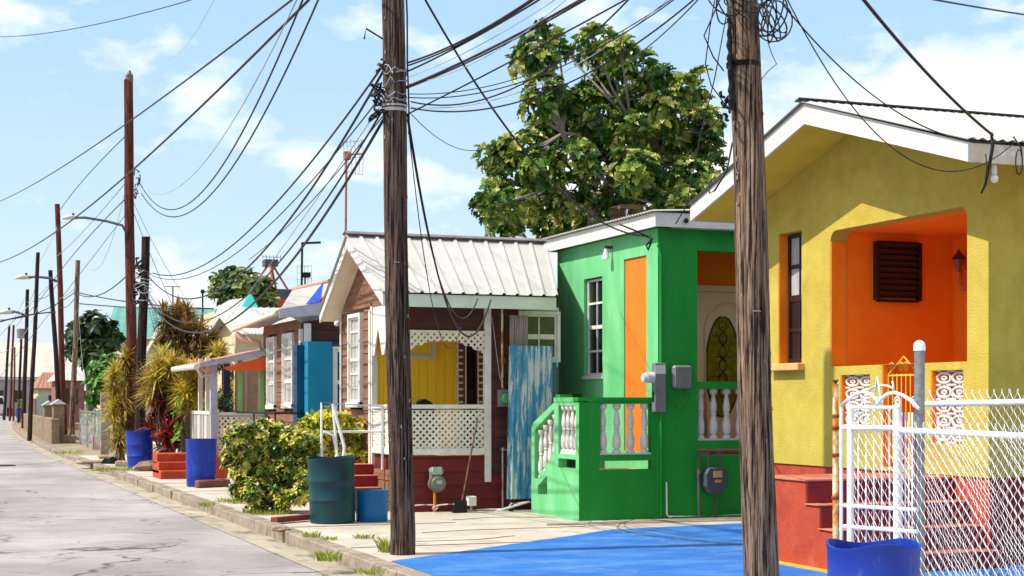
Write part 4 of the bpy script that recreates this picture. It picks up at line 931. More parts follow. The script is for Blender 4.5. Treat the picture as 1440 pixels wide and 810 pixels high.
# roof: low hip over the street side, bright stripes at the near end
ev = [(6.4, 33.6, 3.22), (6.4, 29.2, 3.35), (Ux(458, 29.2), 29.2, 3.5)]
r0, r1 = at(411, 408, 33.0), at(463, 396, 29.9)
b = M(); e0 = Vector(ev[1]); e1 = Vector(ev[2])
W4 = lambda t: r0.lerp(r1, t)
E4 = lambda t: e0.lerp(e1, t)
def rq(t0, t1, m_, name, off=0.0, full=True):
    q = M(); d = Vector((0, 0, off)); q.slab([E4(t0) + d, E4(t1) + d, W4(t1) + d, W4(t0) + d], (0, 0, -.02)); return q.build(name, m_, h2)
q = M(); corrugated(q, E4(0), E4(1), W4(1), W4(0), .1, .01); q.build('roof', ROOFW, h2)
q = M(); q.slab([E4(.56) + Vector((0, 0, .02)), E4(1.02) + Vector((0, 0, .02)), W4(1.02) + Vector((0, 0, .02)), W4(.86) + Vector((0, 0, .02))], (0, 0, .006)); q.build('blue_stripe', PORPLE, h2)
q = M(); m1 = E4(1.02).lerp(W4(1.02), .45); q.slab([E4(.84) + Vector((0, 0, .03)), E4(1.02) + Vector((0, 0, .03)), m1 + Vector((0, 0, .03))], (0, 0, .006)); q.build('red_stripe', REDROOF, h2)
q = M(); q.tube([W4(0) + Vector((0, 0, .02)), W4(1) + Vector((0, 0, .02))], .035, 6); q.build('ridge_cap', mat('rusty_ridge', rgb(206, 160, 140), rgb(180, 130, 112), .6, 4), h2)
q = M(); q.slab([e0, Vector(ev[0]), Vector(ev[0]) + Vector((.7, 0, .03)), e0 + Vector((.5, .6, .06))], (0, 0, -.02)); q.build('street_slope', ROOFW, h2)
q = M(); q.slab([e0 + Vector((-.03, -.03, .0)), e1 + Vector((-.03, -.03, .0)), e1 + Vector((-.03, -.03, -.24)), e0 + Vector((-.03, -.03, -.17))], (0, .03, 0)); q.build('fascia', GRAN, h2)
q = M(); q.slab([e0, Vector(ev[0]), Vector(ev[0]) + Vector((.5, 0, 0)), e0 + Vector((.5, .3, 0))], (0, 0, -.03)); q.slab([e0, e1, Vector((8.0, 29.6, 3.3)), Vector((6.95, 29.6, 3.12))], (0, 0, -.03)); q.build('soffit', GRAN, h2)
q = M(); g0, g1 = Vector((6.35, 33.7, 3.14)), Vector((6.35, 29.3, 3.28)); q.tube([g0, g1], .045, 10)
gt2 = q.build('gutter', CREAMFASCIA, h2, smooth=True)
q = M(); q.tube([(6.36, 33.4, 3.06), (6.5, 33.3, 2.95), (6.82, 33.2, 2.86), (6.84, 33.15, 2.7), (6.84, 33.15, .3)], .055, 8); q.build('downpipe', CREAMFASCIA, gt2, smooth=True)
q = M(); q.tube([(6.3, 29.2, 1.38), (6.3, 33.5, 1.38)], .02, 6); q.tube([(6.3, 29.2, 1.38), (8.5, 29.0, 1.42)], .02, 6)
for y in (29.2, 31.2, 33.4): q.tube([(6.3, y, 0), (6.3, y, 1.38)], .018, 6)
tag(q.build('iron_railing', BLK), 'thin black iron rail in front of the brown cottage with teal panel', 'railing')

# ------------------------------------------------------------------ VERANDA house (orange-lined lean-to) and white gabled house
v1 = thing('veranda', 'white latticed veranda with orange lined lean-to roof', 'veranda', (6.1, 34, 0))
UV = 5.75
Vv = lambda px, u=UV: Vy(px, u)
ya, yb = Vv(297, 5.75), Vv(268, 5.75)
b = M()
for px in (268, 279, 289): y = Vv(px); M().box(UV, UV + .09, y - .05, y + .05, .0, 2.55).build('post', WHITE, v1)
M().box(UV - .02, UV + .12, ya - .07, ya + .07, 0, 2.5).build('post', GRAN, v1)
xr = Ux(372, ya); xg_ = Ux(334, ya + .3)
M().box(xg_, xg_ + .08, ya + .2, ya + .28, .3, 2.6).build('post', GPOST, v1)
M().box(xr - .08, xr, ya + .0, ya + .1, .3, 2.7).build('post', GPOST, v1)
b = M(); b.box(UV - .02, UV + .08, ya, yb, 1.33, 1.4); b.box(UV + .1, xr, ya - .02, ya + .06, 1.31, 1.38); b.build('rail', WHITE, v1)
b = M()
y = ya + .12
while y < yb: b.box(UV, UV + .03, y, y + .09, .35, 1.33); y += .22
b.build('picket_panel', WHITE, v1)
b = M(); lattice(b, Pl('C', ya), UV + .12, xr, .35, 1.31, 0, .085, .042); b.build('lattice_panel', LATT, v1)
b = M(); b.box(UV, xr + 1.2, ya - .02, yb, -.1, .34); b.build('base', REDP, v1)
zl = H(510, UV, ya); p0 = Vector((5.45, ya - .3, H(512, 5.45, ya - .3))); p1 = Vector((xr + .1, ya - .3, H(490, xr, ya - .3)))
b = M(); b.slab([p0, p1, p1 + Vector((0, yb - ya + .6, 0)), p0 + Vector((0, yb - ya + .6, 0))], (0, 0, .02)); b.build('lean_to_roof', REDROOF if False else mat('faded_pink_roof', rgb(206, 140, 120), rgb(190, 104, 84), .6, 3), v1)
b = M(); b.slab([p0 + Vector((0, -.02, .03)), p1 + Vector((0, -.02, .03)), p1 + Vector((0, -.02, -.13)), p0 + Vector((0, -.02, -.07))], (0, .02, 0)); b.build('fascia', GRAN, v1)
b = M(); b.slab([p0 + Vector((.5, .01, -.07)), p1 + Vector((0, .01, -.13)), p1 + Vector((0, .01, -.46)), p0 + Vector((.6, .01, -.13))], (0, .02, 0)); b.slab([p0 + Vector((0, .02, -.02)), p1 + Vector((0, .02, -.02)), p1 + Vector((0, yb - ya + .5, -.02)), p0 + Vector((0, yb - ya + .5, -.02))], (0, 0, .01)); b.build('orange_lining', ORSHEET, v1)
b = M(); b.tube([p0 + Vector((-.05, 0, -.05)), p0 + Vector((-.05, yb - ya + .5, -.05))], .06, 8); b.tube([p0 + Vector((-.03, .1, -.08)), p0 + Vector((.1, .3, -.25)), Vector((UV + .05, ya, 2.2))], .04, 8); b.build('gutter', WHITE, v1, smooth=True)
xd = Ux(353, 37.2)
b = M(); b.box(Ux(330, 37.2), 7.8, 37.2, 37.3, .34, 2.9); b.build('back_wall', CRWALL, v1)
for px in (343, 361):
    xx = Ux(px, 37.2); M().box(xx - .22, xx + .02, 37.16, 37.19, 1.2, 2.5).build('louvre_shutter', mat('tan_louvre', rgb(170, 140, 112), rgb(120, 96, 76), .7, 6, stretch=(1, 1, 8)), v1)
xx = Ux(318, 37.1); M().box(xx - .05, xx + .1, 37.1, 37.18, .5, 2.5).build('dark_door', mat('navy_door', rgb(44, 40, 70), rgb(34, 30, 56), .6, 3), v1)
st2 = thing('veranda_steps', 'small brick red steps beside the tall blue barrel', 'steps', (4.9, 32, 0))
x0, y0 = G(226, 674)
for k in range(3):
    b = M(); b.box(x0 + k * .0, x0 + 1.0, y0 + k * .28, y0 + 1.2, -.1 + .2 * k, .17 + .17 * k); b.build('step', REDP, st2, bevel=.01)
bx, by = G(310, 690)
b = M(); b.box(5.35, 6.6, 32.6, 33.0, 0, .5); tag(b.build('low_red_wall', REDP), 'low brick red wall between the blue barrel and the round bush', 'wall')

gw = thing('white_gabled_house', 'cream house with twin white gables and corrugated roof behind the veranda', 'house', (9, 44, 0))
def gable_front(parent, pxl, pxr, pxp, pyp, pye, u, depth, bmw=WHITE, wallm=CRWALL, roofm=ROOFW, over=.4):
    yl, yr, yp = Vy(pxl, u), Vy(pxr, u), Vy(pxp, u); zp = H(pyp, u, yp); ze = H(pye, u, yr)
    zw = ze - .0
    b = M(); b.slab([(u + over, yl - .3, -.1), (u + over, yr + .3, -.1), (u + over, yr + .3, ze - .05), (u + over, yp, zp - .15), (u + over, yl - .3, ze - .05)], (depth, 0, 0)); b.build('wall', wallm, parent)
    b = M(); b.slab([(u, yp, zp), (u, yl, ze), (u, yl, ze - .25), (u, yp, zp - .3)], (.04, 0, 0)); b.slab([(u, yp, zp), (u, yr, ze), (u, yr, ze - .25), (u, yp, zp - .3)], (.04, 0, 0)); b.build('bargeboard', bmw, parent)
    b = M(); corrugated(b, (u, yl, ze), (u + depth, yl, ze), (u + depth, yp, zp), (u, yp, zp), .2, .03); corrugated(b, (u, yr, ze), (u + depth, yr, ze), (u + depth, yp, zp), (u, yp, zp), .2, .03); b.build('roof', roofm, parent)
gable_front(gw, 276, 341, 308, 432, 474, 8.6, 7)
b = M(); q0 = at(309, 432, 46); q1 = at(395, 434, 44.5); q2 = at(395, 470, 41.5); q3 = at(336, 470, 43)
corrugated(b, q3, q2, q1, q0, .22, .03); b.build('main_roof', ROOFW, gw)
b = M(); b.box(q3.x, q2.x + 2, q3.y + .5, q3.y + 5, 0, q3.z); b.build('main_wall', CRWALL, gw)
gx = thing('far_white_roof', 'low white roof with teal pointed ridge vent in front of the leafy tree', 'house', (14, 60, 0))
b = M(); t = [at(302, 434, 62), at(356, 434, 62), at(350, 418, 66), at(322, 422, 66)]; b.slab(t, (0, 0, -.1)); b.build('roof', ROOFW, gx)
b = M(); b.slab([at(342, 434, 60), at(364, 434, 60), at(355, 415, 61), at(352, 413, 61)], (0, .6, 0)); b.build('ridge_vent', TEALV, gx)
b = M(); p = at(302, 434, 62); p2 = at(356, 434, 62); b.box(p.x, p2.x, p.y, p.y + 4, -.1, p.z - .1); b.build('wall', CRWALL, gx)
gz = thing('small_gabled_house', 'small cream house with white gable seen past the leaning dark pole', 'house', (9, 60, 0))
gable_front(gz, 206, 240, 222, 458, 482, 9.5, 6)
# container, crane and lamp mast behind
b = M(); p = at(377, 430, 150); p2 = at(424, 430, 150); b.box(p.x, p2.x, p.y, p.y + 8, 0, at(383, 406, 150).z); tag(b.build('grey_shed', DGREYC), 'long dark grey shed roof behind the steel tripod tower', 'shed')
cr_ = thing('tripod_tower', 'rusty steel tripod tower with platform behind the leafy tree', 'tower', tuple(at(385, 470, 140)))
tp = at(380, 367, 140)
for (px, py, Z) in ((361, 397, 140), (384, 420, 136), (391, 420, 144), (405, 408, 140)):
    M().tube([tp, at(px, py, Z)], .1, 8).build('leg', ORUST, cr_)
b = M(); b.box(tp.x - .6, tp.x + .6, tp.y - .6, tp.y + .6, tp.z - .5, tp.z + .1); b.build('platform', DGREYC, cr_)
b = M()
for k in range(6): b.tube([(tp.x - .8 + k * .32, tp.y - .6, tp.z + .1), (tp.x - .8 + k * .32, tp.y - .6, tp.z + .5)], .025, 4)
b.tube([(tp.x - .8, tp.y - .6, tp.z + .3), (tp.x + .8, tp.y - .6, tp.z + .3)], .025, 4); b.build('guard_rail', DGREYC, cr_)
b = M(); q = at(388, 421, 138); b.box(q.x - .6, q.x + .9, q.y - 1, q.y + 1, 0, q.z); b.build('base_block', mat('orange_red_block', rgb(196, 84, 60), rgb(170, 70, 50), .8, 3), cr_)
ma = thing('antenna_mast', 'thin dark mast with cross arm and small antenna behind the cottage roof', 'antenna', tuple(at(425, 410, 40)))
M().tube([at(424, 415, 40), at(425, 341, 40)], .03, 6).build('mast', BLK, ma); M().tube([at(424, 342, 40), at(451, 341, 40)], .03, 6).build('cross_arm', BLK, ma)
b = M(); q = at(429, 387, 40); b.box(q.x - .05, q.x + .12, q.y - .1, q.y + .1, q.z - .06, q.z + .07); b.tube([q, at(437, 386, 40)], .02, 6); b.tube([at(429, 387, 40), at(429, 412, 40)], .02, 6); b.build('receiver', BLK, ma)
b = M()
for k in range(5): b.tube([at(418 + k * 5, 373, 40), at(418 + k * 5, 402, 40)], .005, 4)
for k in range(4): b.tube([at(418, 375 + k * 9, 40), at(439, 374 + k * 9, 40)], .005, 4)
b.build('mesh_reflector', GALV, ma)
for px, py, y2, lb in ((285, 410, 470, 'thin black mast with small head above teal roof'), (243, 403, 440, 'thin aerial with short cross bars above the teal warehouse')):
    m_ = thing('roof_mast', lb, 'mast', tuple(at(px, y2, 60))); M().tube([at(px, y2, 60), at(px, py, 60)], .035, 6).build('mast', BLK if px == 285 else GALV, m_)
    b = M(); q = at(px, py, 60); (b.ball(q, .09, 6) if px == 285 else b.tube([q - Vector((.3, 0, 0)), q + Vector((.3, 0, 0))], .02, 4)); b.build('head', BLK if px == 285 else GALV, m_)

# ------------------------------------------------------------------ far buildings
tw = thing('teal_warehouse', 'long teal roofed warehouse behind the spiky yellow shrubs', 'warehouse', tuple(at(220, 500, 120)))
p, p2 = at(148, 474, 120), at(330, 474, 120); zt_ = at(150, 432, 132).z
b = M(); corrugated(b, (p.x, p.y, p.z), (p2.x + 6, p2.y + 3, p.z), (p2.x + 6, p2.y + 15, zt_), (p.x + 2, p.y + 12, zt_), .8, .06); b.build('roof', TEALR, tw)
b = M(); b.box(p.x, p2.x + 6, p.y + .5, p.y + 14, -.1, p.z - .05); b.build('wall', CRWALL, tw)
cw = thing('cream_warehouse', 'huge pale cream roofed warehouse with lavender wall at the end of the street', 'warehouse', tuple(at(40, 575, 190)))
pl_, pr_ = at(-80, 528, 190), at(112, 528, 190); zt_ = at(0, 481, 205).z
b = M(); corrugated(b, (pl_.x, pl_.y, pl_.z), (pr_.x, pl_.y, pl_.z), (pr_.x, pl_.y + 16, zt_), (pl_.x, pl_.y + 16, zt_), 2.0, .08); b.build('roof', CRROOF, cw)
b = M(); b.box(pl_.x, pr_.x, pl_.y + .5, pl_.y + 16, -.1, pl_.z - .1)
b.build('wall', LAVW, cw)
b = M(); b.box(pl_.x, pr_.x, pl_.y + .3, pl_.y + .49, pl_.z - .5, pl_.z - .1); b.build('eave_band', WHITE, cw)
b = M()
for k in range(7): x = pl_.x + 3 + k * 2.6; b.box(x, x + 1.4, pl_.y + .42, pl_.y + .49, 1.6, 3.0)
b.build('window_band', GLASS, cw)
def small_house(name, lbl, pxl, pxr, pyr, pye, Z, roofm, wallm, dep=6):
    t_ = thing(name, lbl, 'house', tuple(at((pxl + pxr) / 2, 600, Z))); t_.location.z = -.1
    a, c = at(pxl, pye, Z), at(pxr, pye, Z); zr_ = at(pxl, pyr, Z + dep / 2).z
    b = M(); b.box(a.x + .3, c.x - .3, a.y + .3, a.y + dep, -.1, a.z); b.build('wall', wallm, t_)
    b = M(); corrugated(b, (a.x, a.y, a.z), (c.x, a.y, a.z), (c.x - .8, a.y + dep / 2, zr_), (a.x + .8, a.y + dep / 2, zr_), .3, .04)
    b.slab([(a.x, a.y, a.z), (a.x, a.y + dep, a.z), (a.x + .8, a.y + dep / 2, zr_)], (0, 0, -.03)); b.build('roof', roofm, t_)
    b = M(); wc = (a.x + c.x) / 2; b.box(wc - .5, wc + .4, a.y + .26, a.y + .29, a.z - 1.5, a.z - .5); b.build('window', GLASS, t_)
    return t_
small_house('white_roof_house', 'house with large white roof behind the chain link fence and grey post', 140, 182, 477, 503, 90, ROOFW, CRWALL)
small_house('tile_roof_house', 'low house with faded red tiled roof behind the weathered wall', 48, 98, 524, 546, 112, TILE, CRWALL)
small_house('white_shed_house', 'low white roofed house just behind the two tall thin poles', 76, 128, 513, 535, 100, ROOFW, mat('pink_brown_wall', rgb(160, 110, 96), rgb(130, 86, 76), .8, 3))
# white van at the far end of the road
vn = thing('parked_van', 'white van parked at the far left end of the street', 'van', tuple(at(-2, 580, 165))); vn.location.z = -.1
q = at(-14, 578, 165); e = at(8, 578, 165)
b = M(); x0, x1, yy = q.x, e.x, q.y
b.slab([(x0, yy, .35), (x1, yy, .35), (x1, yy, 1.3), (x1 - .2, yy, 2.2), (x0 + .2, yy, 2.2), (x0, yy, 1.3)], (0, 4.5, 0)); b.build('body', WHITE, vn, bevel=.08)
b = M(); b.slab([(x0 + .15, yy - .02, 1.35), (x1 - .15, yy - .02, 1.35), (x1 - .3, yy - .02, 2.0), (x0 + .3, yy - .02, 2.0)], (0, .03, 0)); b.build('windscreen', GLASS, vn)
for x in (x0 + .15, x1 - .15): M().tube([(x - .12, yy + .7, .3), (x + .12, yy + .7, .3)], .36, 16).build('wheel', BLK, vn)
for x in (x0 + .2, x1 - .4): b = M(); b.box(x, x + .2, yy - .03, yy, .8, .98); b.build('headlight', BULB, vn)

# walls and yards along the far kerb
b = M(); x, y = G(140, 612); 
def wall_seg(name, lbl, pa, pb, Z0, z1, m_, th=.2, cat='wall'):
    a, c = Vector((pa[0], pa[1], -.1)), Vector((pb[0], pb[1], -.1)); b = M()
    d = (c - a).normalized(); n_ = Vector((-d.y, d.x, 0)) * th
    b.slab([a, c, c + n_, a + n_], (0, 0, z1 + .1)); return tag(b.build(name, m_, bevel=.02), lbl, cat)
gk = lambda off, v: (4.4 + curve(v) + off, v)
wall_seg('stone_wall', 'crumbling old stone wall running along the far pavement', gk(.5, 62), gk(.5, 92), 0, .95, STONEW, .3)
for i, (off, v, h, lb) in enumerate(((.55, 63.5, 1.5, 'nearest square stone gate pillar with pale cap beside two poles'), (.55, 70, 1.45, 'second square stone gate pillar behind the leaning pole'))):
    t_ = thing('gate_pillar', lb, 'pillar', (gk(off, v)[0], v, -.1), 'stone gate pillars'); x = gk(off, v)[0]
    b = M(); b.box(x - .22, x + .22, v - .22, v + .22, -.1, h); b.build('shaft', STONEW, t_, bevel=.03)
    b = M(); b.slab([(x - .3, v - .3, h), (x + .3, v - .3, h), (x, v - .3, h + .2)], (0, .6, 0)); b.build('cap', WHITE, t_)
wall_seg('board_fence', 'grey green weathered board fence beyond the stone pillars', gk(.7, 72), gk(.7, 84), 0, 1.9, GREYGR, .08, 'fence')
wall_seg('brown_fence', 'reddish brown metal fence at the distant yard', gk(1.0, 95), gk(1.0, 130), 0, 1.8, mat('rust_brown_sheet', rgb(128, 78, 66), rgb(98, 58, 50), .8, 3, stretch=(3, 3, .4)), .08, 'fence')
wall_seg('red_boundary_wall', 'plain reddish wall behind the chain link yard', gk(3.5, 60), gk(4.5, 78), 0, 1.4, mat('pink_red_wall', rgb(150, 92, 80), rgb(120, 70, 62), .85, 2), .15)
cf = thing('chainlink_fence', 'distant chain link fence of an empty yard left of round green tree', 'fence', gk(1.0, 55) + (0,))
b = M(); A, B_ = gk(1.0, 50), gk(1.2, 61); chainlink(b, A, B_, 0, 1.25, .22, .003, spikes=False); b.build('mesh_panel', GALV, cf)
for t in (0, .33, .66, 1):
    x, y = A[0] + (B_[0] - A[0]) * t, A[1] + (B_[1] - A[1]) * t; M().tube([(x, y, -.1), (x, y, 1.35)], .04, 8).build('post', GALV, cf)
b = M(); b.tube([A + (1.25,), B_ + (1.25,)], .025, 6); b.build('rail', GALV, cf)
b = M(); x, y = G(137, 628); b.box(x, x + .12, y, y + .12, -.05, 1.3); tag(b.build('green_gate_post', mat('bright_green_paint', rgb(60, 180, 110), rgb(50, 160, 96), .6, 3)), 'bright green gate post by the chain link yard', 'post')
b = M(); x, y = G(147, 640); b.box(x - .1, x + .12, y, y + .25, -.05, 1.9); tag(b.build('grey_gate_post', mat('grey_old_post', rgb(150, 140, 130), rgb(110, 100, 92), .9, 5, bump=.5)), 'grey concrete gate post beside spiky yellow shrubs', 'post')
b = M(); x, y = G(135, 632); b.box(x - .1, x + .3, y + .1, y + .35, -.05, .45); tag(b.build('pink_block_wall', mat('pink_block', rgb(200, 128, 110), rgb(180, 104, 90), .8, 5)), 'low pink masonry stub beside green gate post', 'wall')
# stone blocks and rubble on the pavement
BL = [((122, 611), (.62, .5, .42), 'large squared pale stone block nearest the chain link fence'), ((85, 610), (.7, .6, .35), 'long flat stone block at foot of the leaning pole'), ((97, 622), (.5, .4, .3), 'tilted stone block in front of the thin pole'),
      ((110, 604), (.5, .5, .4), 'stone block behind the short pole'), ((68, 603), (.8, .5, .4), 'farthest pale stone block by the kerb'), ((131, 622), (.4, .3, .16), 'small broken slab beside the pale square block'),
      ((152, 645), (.5, .5, .12), 'flat dark paving fragment by the gate post'), ((128, 652), (.7, .6, .1), 'loose broken slab lying at the kerb edge'), ((172, 656), (.35, .3, .16), 'dark lump of stone before the leaning blue barrel')]
for (p, s_, lb) in BL:
    x, y = G(*p); b = M(); a = random.uniform(-.5, .5); ca, sa = math.cos(a), math.sin(a)
    pr = [(x + ca * i * s_[0] / 2 - sa * j * s_[1] / 2, y + sa * i * s_[0] / 2 + ca * j * s_[1] / 2, -.01) for i, j in ((-1, -1), (1, -1), (.9, 1), (-1, .92))]
    b.slab(pr, (random.uniform(-.04, .04), 0, s_[2])); tag(b.build('stone_block', BLOCK, bevel=.04), lb, 'stone block', 'stone blocks on the far pavement')
def rock(name, lbl, px, py, r, m_=BLOCK, cat='stone', grp='loose stones'):
    x, y = G(px, py); b = M(); prof = [(.01, 0), (r, .02), (r * 1.1, r * .3), (r * .8, r * .6), (.02, r * .7)]; b.lathe(prof, (x, y, 0), 7, 1.3, .9)
    b.v = [(a + random.uniform(-.2, .2) * r, c + random.uniform(-.2, .2) * r, max(-.01, d + random.uniform(-.12, .12) * r)) for a, c, d in b.v]
    return tag(b.build(name, m_), lbl, cat, grp)
rock('stone', 'dark rock behind the leaning blue barrel at veranda steps', 214, 662, .34, STONEW); rock('stone', 'smaller rock right beside the red veranda steps', 222, 655, .3, STONEW)
rock('stone', 'brown stone at the kerb gap near the bush', 395, 748, .09, STONEW); rock('stone', 'black plastic bundle at the gate post foot', 158, 652, .22, BLK, 'bundle')
x, y = G(290, 686); b = M(); b.slab([(x - .16, y - .1, 0), (x + .5, y + .25, 0), (x + .42, y + .5, 0), (x - .2, y + .12, 0)], (0, 0, .14)); tag(b.build('wood_chunk', mat('cut_wood', rgb(130, 84, 66), rgb(96, 58, 46), .8, 6, bump=.5), bevel=.02), 'rough brown block of wood at the foot of the tall blue barrel', 'wood block')
x, y = G(400, 736); b = M(); b.bar((x - .15, y - .05, .05), (x + .75, y + .5, .06), .12, .07); tag(b.build('red_plank', mat('red_plank_paint', rgb(136, 60, 54), rgb(110, 46, 42), .7, 5)), 'dull red plank lying beside the dark green barrel', 'plank')
x, y = G(222, 640); b = M(); b.box(x - .2, x + .8, y, y + 2.2, 0, .35); tag(b.build('white_planter_wall', WHITE, bevel=.02), 'low white garden kerb wall under the spiky shrubs', 'wall')
x, y = G(262, 648); b = M(); b.box(x - .25, x + .3, y, y + .3, 0, .3); b.box(x - .2, x - .02, y - .003, y - .001, .08, .22); tag(b.build('white_block', WHITE, bevel=.01), 'white hollow block behind the red veranda steps', 'block')

# ------------------------------------------------------------------ barrels
def barrel(label, px, py, h=.88, r=.29, m_=BLUEP, open_=True, tilt=(0, 0), ribs=True, pos=None, group='plastic barrels', cut=0):
    x, y = pos if pos else G(px, py)
    t_ = thing('plastic_barrel', label, 'barrel', (x, y, 0), group); n = 32
    pr = [(r * .9, 0), (r * .96, .02), (r * .97, h * .3)]
    if ribs: pr += [(r * .97, h * .33), (r * 1.0, h * .345), (r * 1.0, h * .365), (r * .97, h * .38), (r * .985, h * .62), (r * 1.01, h * .64), (r * 1.01, h * .66), (r * .985, h * .68)]
    pr += [(r, h * .95), (r * 1.02, h * .97), (r * 1.02, h)]
    if open_: pr += [(r * .97, h), (r * .95, h * .9), (r * .9, .06), (.01, .05)]
    else: pr += [(r * .97, h * 1.0), (r * .95, h * .975), (.01, h * .985)]
    b = M(); b.lathe(pr, (x, y, 0), n)
    if cut: b.v = [(a, c, d + (cut * math.sin(math.atan2(c - y, a - x) * 3 + 1.0) * max(0, (d - h * .8) / (h * .2)))) for a, c, d in b.v]
    b.build('drum', m_, t_, smooth=True)
    if not open_:
        b = M(); b.lathe([(.04, 0), (.04, .03), (.01, .035)], (x + r * .5, y, h * .985), 12); b.build('bung', m_, t_)
    t_.rotation_euler = (R(tilt[0]), R(tilt[1]), 0); return t_
barrel('bright blue open barrel at the bottom right in front of white gate', 0, 0, .685, .295, pos=(Ux(1228, 8.62), 8.62), cut=.02)
barrel('tall bright blue barrel standing beside the red veranda steps', 283, 684, .9, .285, ribs=False)
barrel('leaning blue closed barrel at foot of the reddish pole', 198, 660, .92, .31, open_=False, tilt=(0, -3))
barrel('large dark green and navy barrel with peeling spots beside the bush', 468, 735, .87, .31, DKBAR, tilt=(0, -2), cut=.01)
barrel('short cyan blue cut barrel right of the dark green barrel', 523, 733, .42, .22, CYBAR, ribs=False)
for px, py, m_, lb in ((27, 588, BLUEP, 'small distant blue barrel under green plant'), (10, 583, WHITE, 'distant white barrel at the far kerb'), (14, 586, mat('maroon_drum', rgb(120, 40, 60), rgb(100, 34, 50), .5, 3), 'distant maroon barrel at the far kerb'), (3, 583, mat('navy_drum', rgb(24, 40, 90), rgb(20, 34, 80), .5, 3), 'distant navy barrel at left edge')):
    barrel(lb, px, py, .95, .32, m_, ribs=False)
# ------------------------------------------------------------------ utility poles
def pole(label, base, top, r0, r1, m_, cap=None, group='wooden utility poles', wob=.012, top_cut=True):
    B_ = Vector(base); T_ = Vector(top); t_ = thing('utility_pole', label, 'utility pole', base, group)
    n = 28; L_ = (T_ - B_).length; rings = max(8, int(L_ / .22)); b = M(); gro = [random.uniform(-1, 1) for _ in range(n)]
    ph = random.random() * 6
    for k in range(rings + 1):
        t = k / rings; c = B_.lerp(T_, t); r = r0 + (r1 - r0) * t
        c = c + Vector((wob * math.sin(t * 9 + ph), wob * math.cos(t * 7), 0)) * (0 if k == 0 else 1)
        for j in range(n):
            a = 2 * math.pi * j / n; g_ = gro[j] * .045 + .02 * math.sin(t * 23 + j * 1.7) + random.uniform(-.008, .008); rr = r * (1 + g_)
            b.v.append((c.x + rr * math.cos(a), c.y + rr * math.sin(a), c.z))
    for k in range(rings):
        for j in range(n):
            a = k * n + j; d = k * n + (j + 1) % n; b.f.append((a, d, d + n, a + n))
    b.f.append(tuple(range(rings * n, rings * n + n))); b.build('shaft', m_, t_, smooth=True); return t_
def straps(t_, specs, m_=WSTRAP):
    for (x, y, z, r, h) in specs:
        M().lathe([(r, 0), (r + .006, 0), (r + .006, h), (r, h)], (x, y, z), 20).build('metal_strap', m_, t_)
def clutter(t_, c, n, size, m_, r=.01, name='cable_splice'):
    b = M()
    for k in range(n):
        p = Vector(c) + Vector([random.uniform(-1, 1) * s_ for s_ in size]); pts_ = [p]
        for j in range(5): p = p + Vector([random.uniform(-1, 1) * .6 * max(size) for _ in range(3)]) * .6; p = Vector([max(c[i] - size[i] * 1.3, min(c[i] + size[i] * 1.3, p[i])) for i in range(3)]); pts_.append(p)
        # smooth
        sm = []
        for j in range(len(pts_) - 1):
            for q in range(3): sm.append(pts_[j].lerp(pts_[j + 1], q / 3))
        b.tube(sm, r, 5)
    return b.build(name, m_, t_, smooth='all')
px_, py_ = 4.75, 15.75
P1 = pole('thick dark weathered pole standing in front of the brown board house', (px_, py_, 0), (px_ - .17, py_ - .02, 8.2), .128, .112, POLE_A)
def on1(z): return (px_ - .17 * z / 8.2, py_ - .02 * z / 8.2, z)
zz = lambda py: H(py, px_, py_)
straps(P1, [(*on1(zz(159)), .13, .035), (*on1(zz(152)), .13, .02)])
x, y, z = on1(zz(145)); clutter(P1, (x - .16, y - .02, z), 16, (.07, .08, .16), BLK, .012)
clutter(P1, (x - .15, y - .04, zz(96)), 8, (.04, .05, .07), WIREB, .007, 'wire_tie')
b = M(); b.tube([on1(zz(65))[0:2] + (zz(65),), (x - .3, y, zz(45)), (x - .32, y, zz(60))], .01, 6); b.build('wire_tail', BLK, P1)
b = M()
for k in range(7):
    zc_ = zz(random.uniform(95, 150)); r = .137; a0 = random.uniform(3, 4); q = on1(zc_)
    b.tube([(q[0] + r * math.cos(a0 + s_ * .32), q[1] + r * math.sin(a0 + s_ * .32), zc_ + (s_ - 5) * random.choice([-.012, .012, .006])) for s_ in range(9)], .006, 5)
b.build('tie_wire', WIREP, P1, smooth='all')
b = M(); b.tube([(on1(z_)[0] + .15 + .004 * math.sin(z_ * 7), on1(z_)[1] - .03, z_) for z_ in [4.4 + k * .25 for k in range(15)]], .009, 6); b.build('riser_cable', BLK, P1)
x2, y2 = 5.62, 10.6
k2 = Vector((at(1069, 700, 12.2).x, at(1069, 700, 12.2).y, 0)); k2t = at(1042, 0, 12.2)
slope = (k2t - Vector((k2.x, k2.y, H(700, k2.x, k2.y)))) / (k2t.z - H(700, k2.x, k2.y))
base2 = k2 - Vector((slope.x, slope.y, 0)) * H(700, k2.x, k2.y); top2 = base2 + slope * 7.8; top2.z = 7.8
def on2(z): q = base2 + slope * z; return (q.x, q.y, z)
P2 = pole('thick tan and dark grained pole between green house and yellow house', tuple(base2), tuple(top2), .134, .106, POLE_B)
zz2 = lambda py: H(py, k2.x, k2.y)
b = M()
for k in range(5): q = on2(zz2(90 + k * 1.5)); b.lathe([(.128, 0), (.136, .006), (.128, .012)], q, 20)
b.build('wire_binding', BLK, P2)
b = M(); q = on2(zz2(100))
for dx, z0_, z1_ in ((-.14, 30, 165), (-.15, 50, 160)): b.tube([(on2(zz2(p))[0] + dx + .01 * math.sin(p), q[1] - .05, zz2(p)) for p in range(z0_, z1_, 9)], .016, 6)
b.build('riser_cable', BLK, P2)
clutter(P2, (q[0] - .17, q[1] - .05, zz2(150)), 7, (.03, .04, .1), BLK, .011)
b = M()
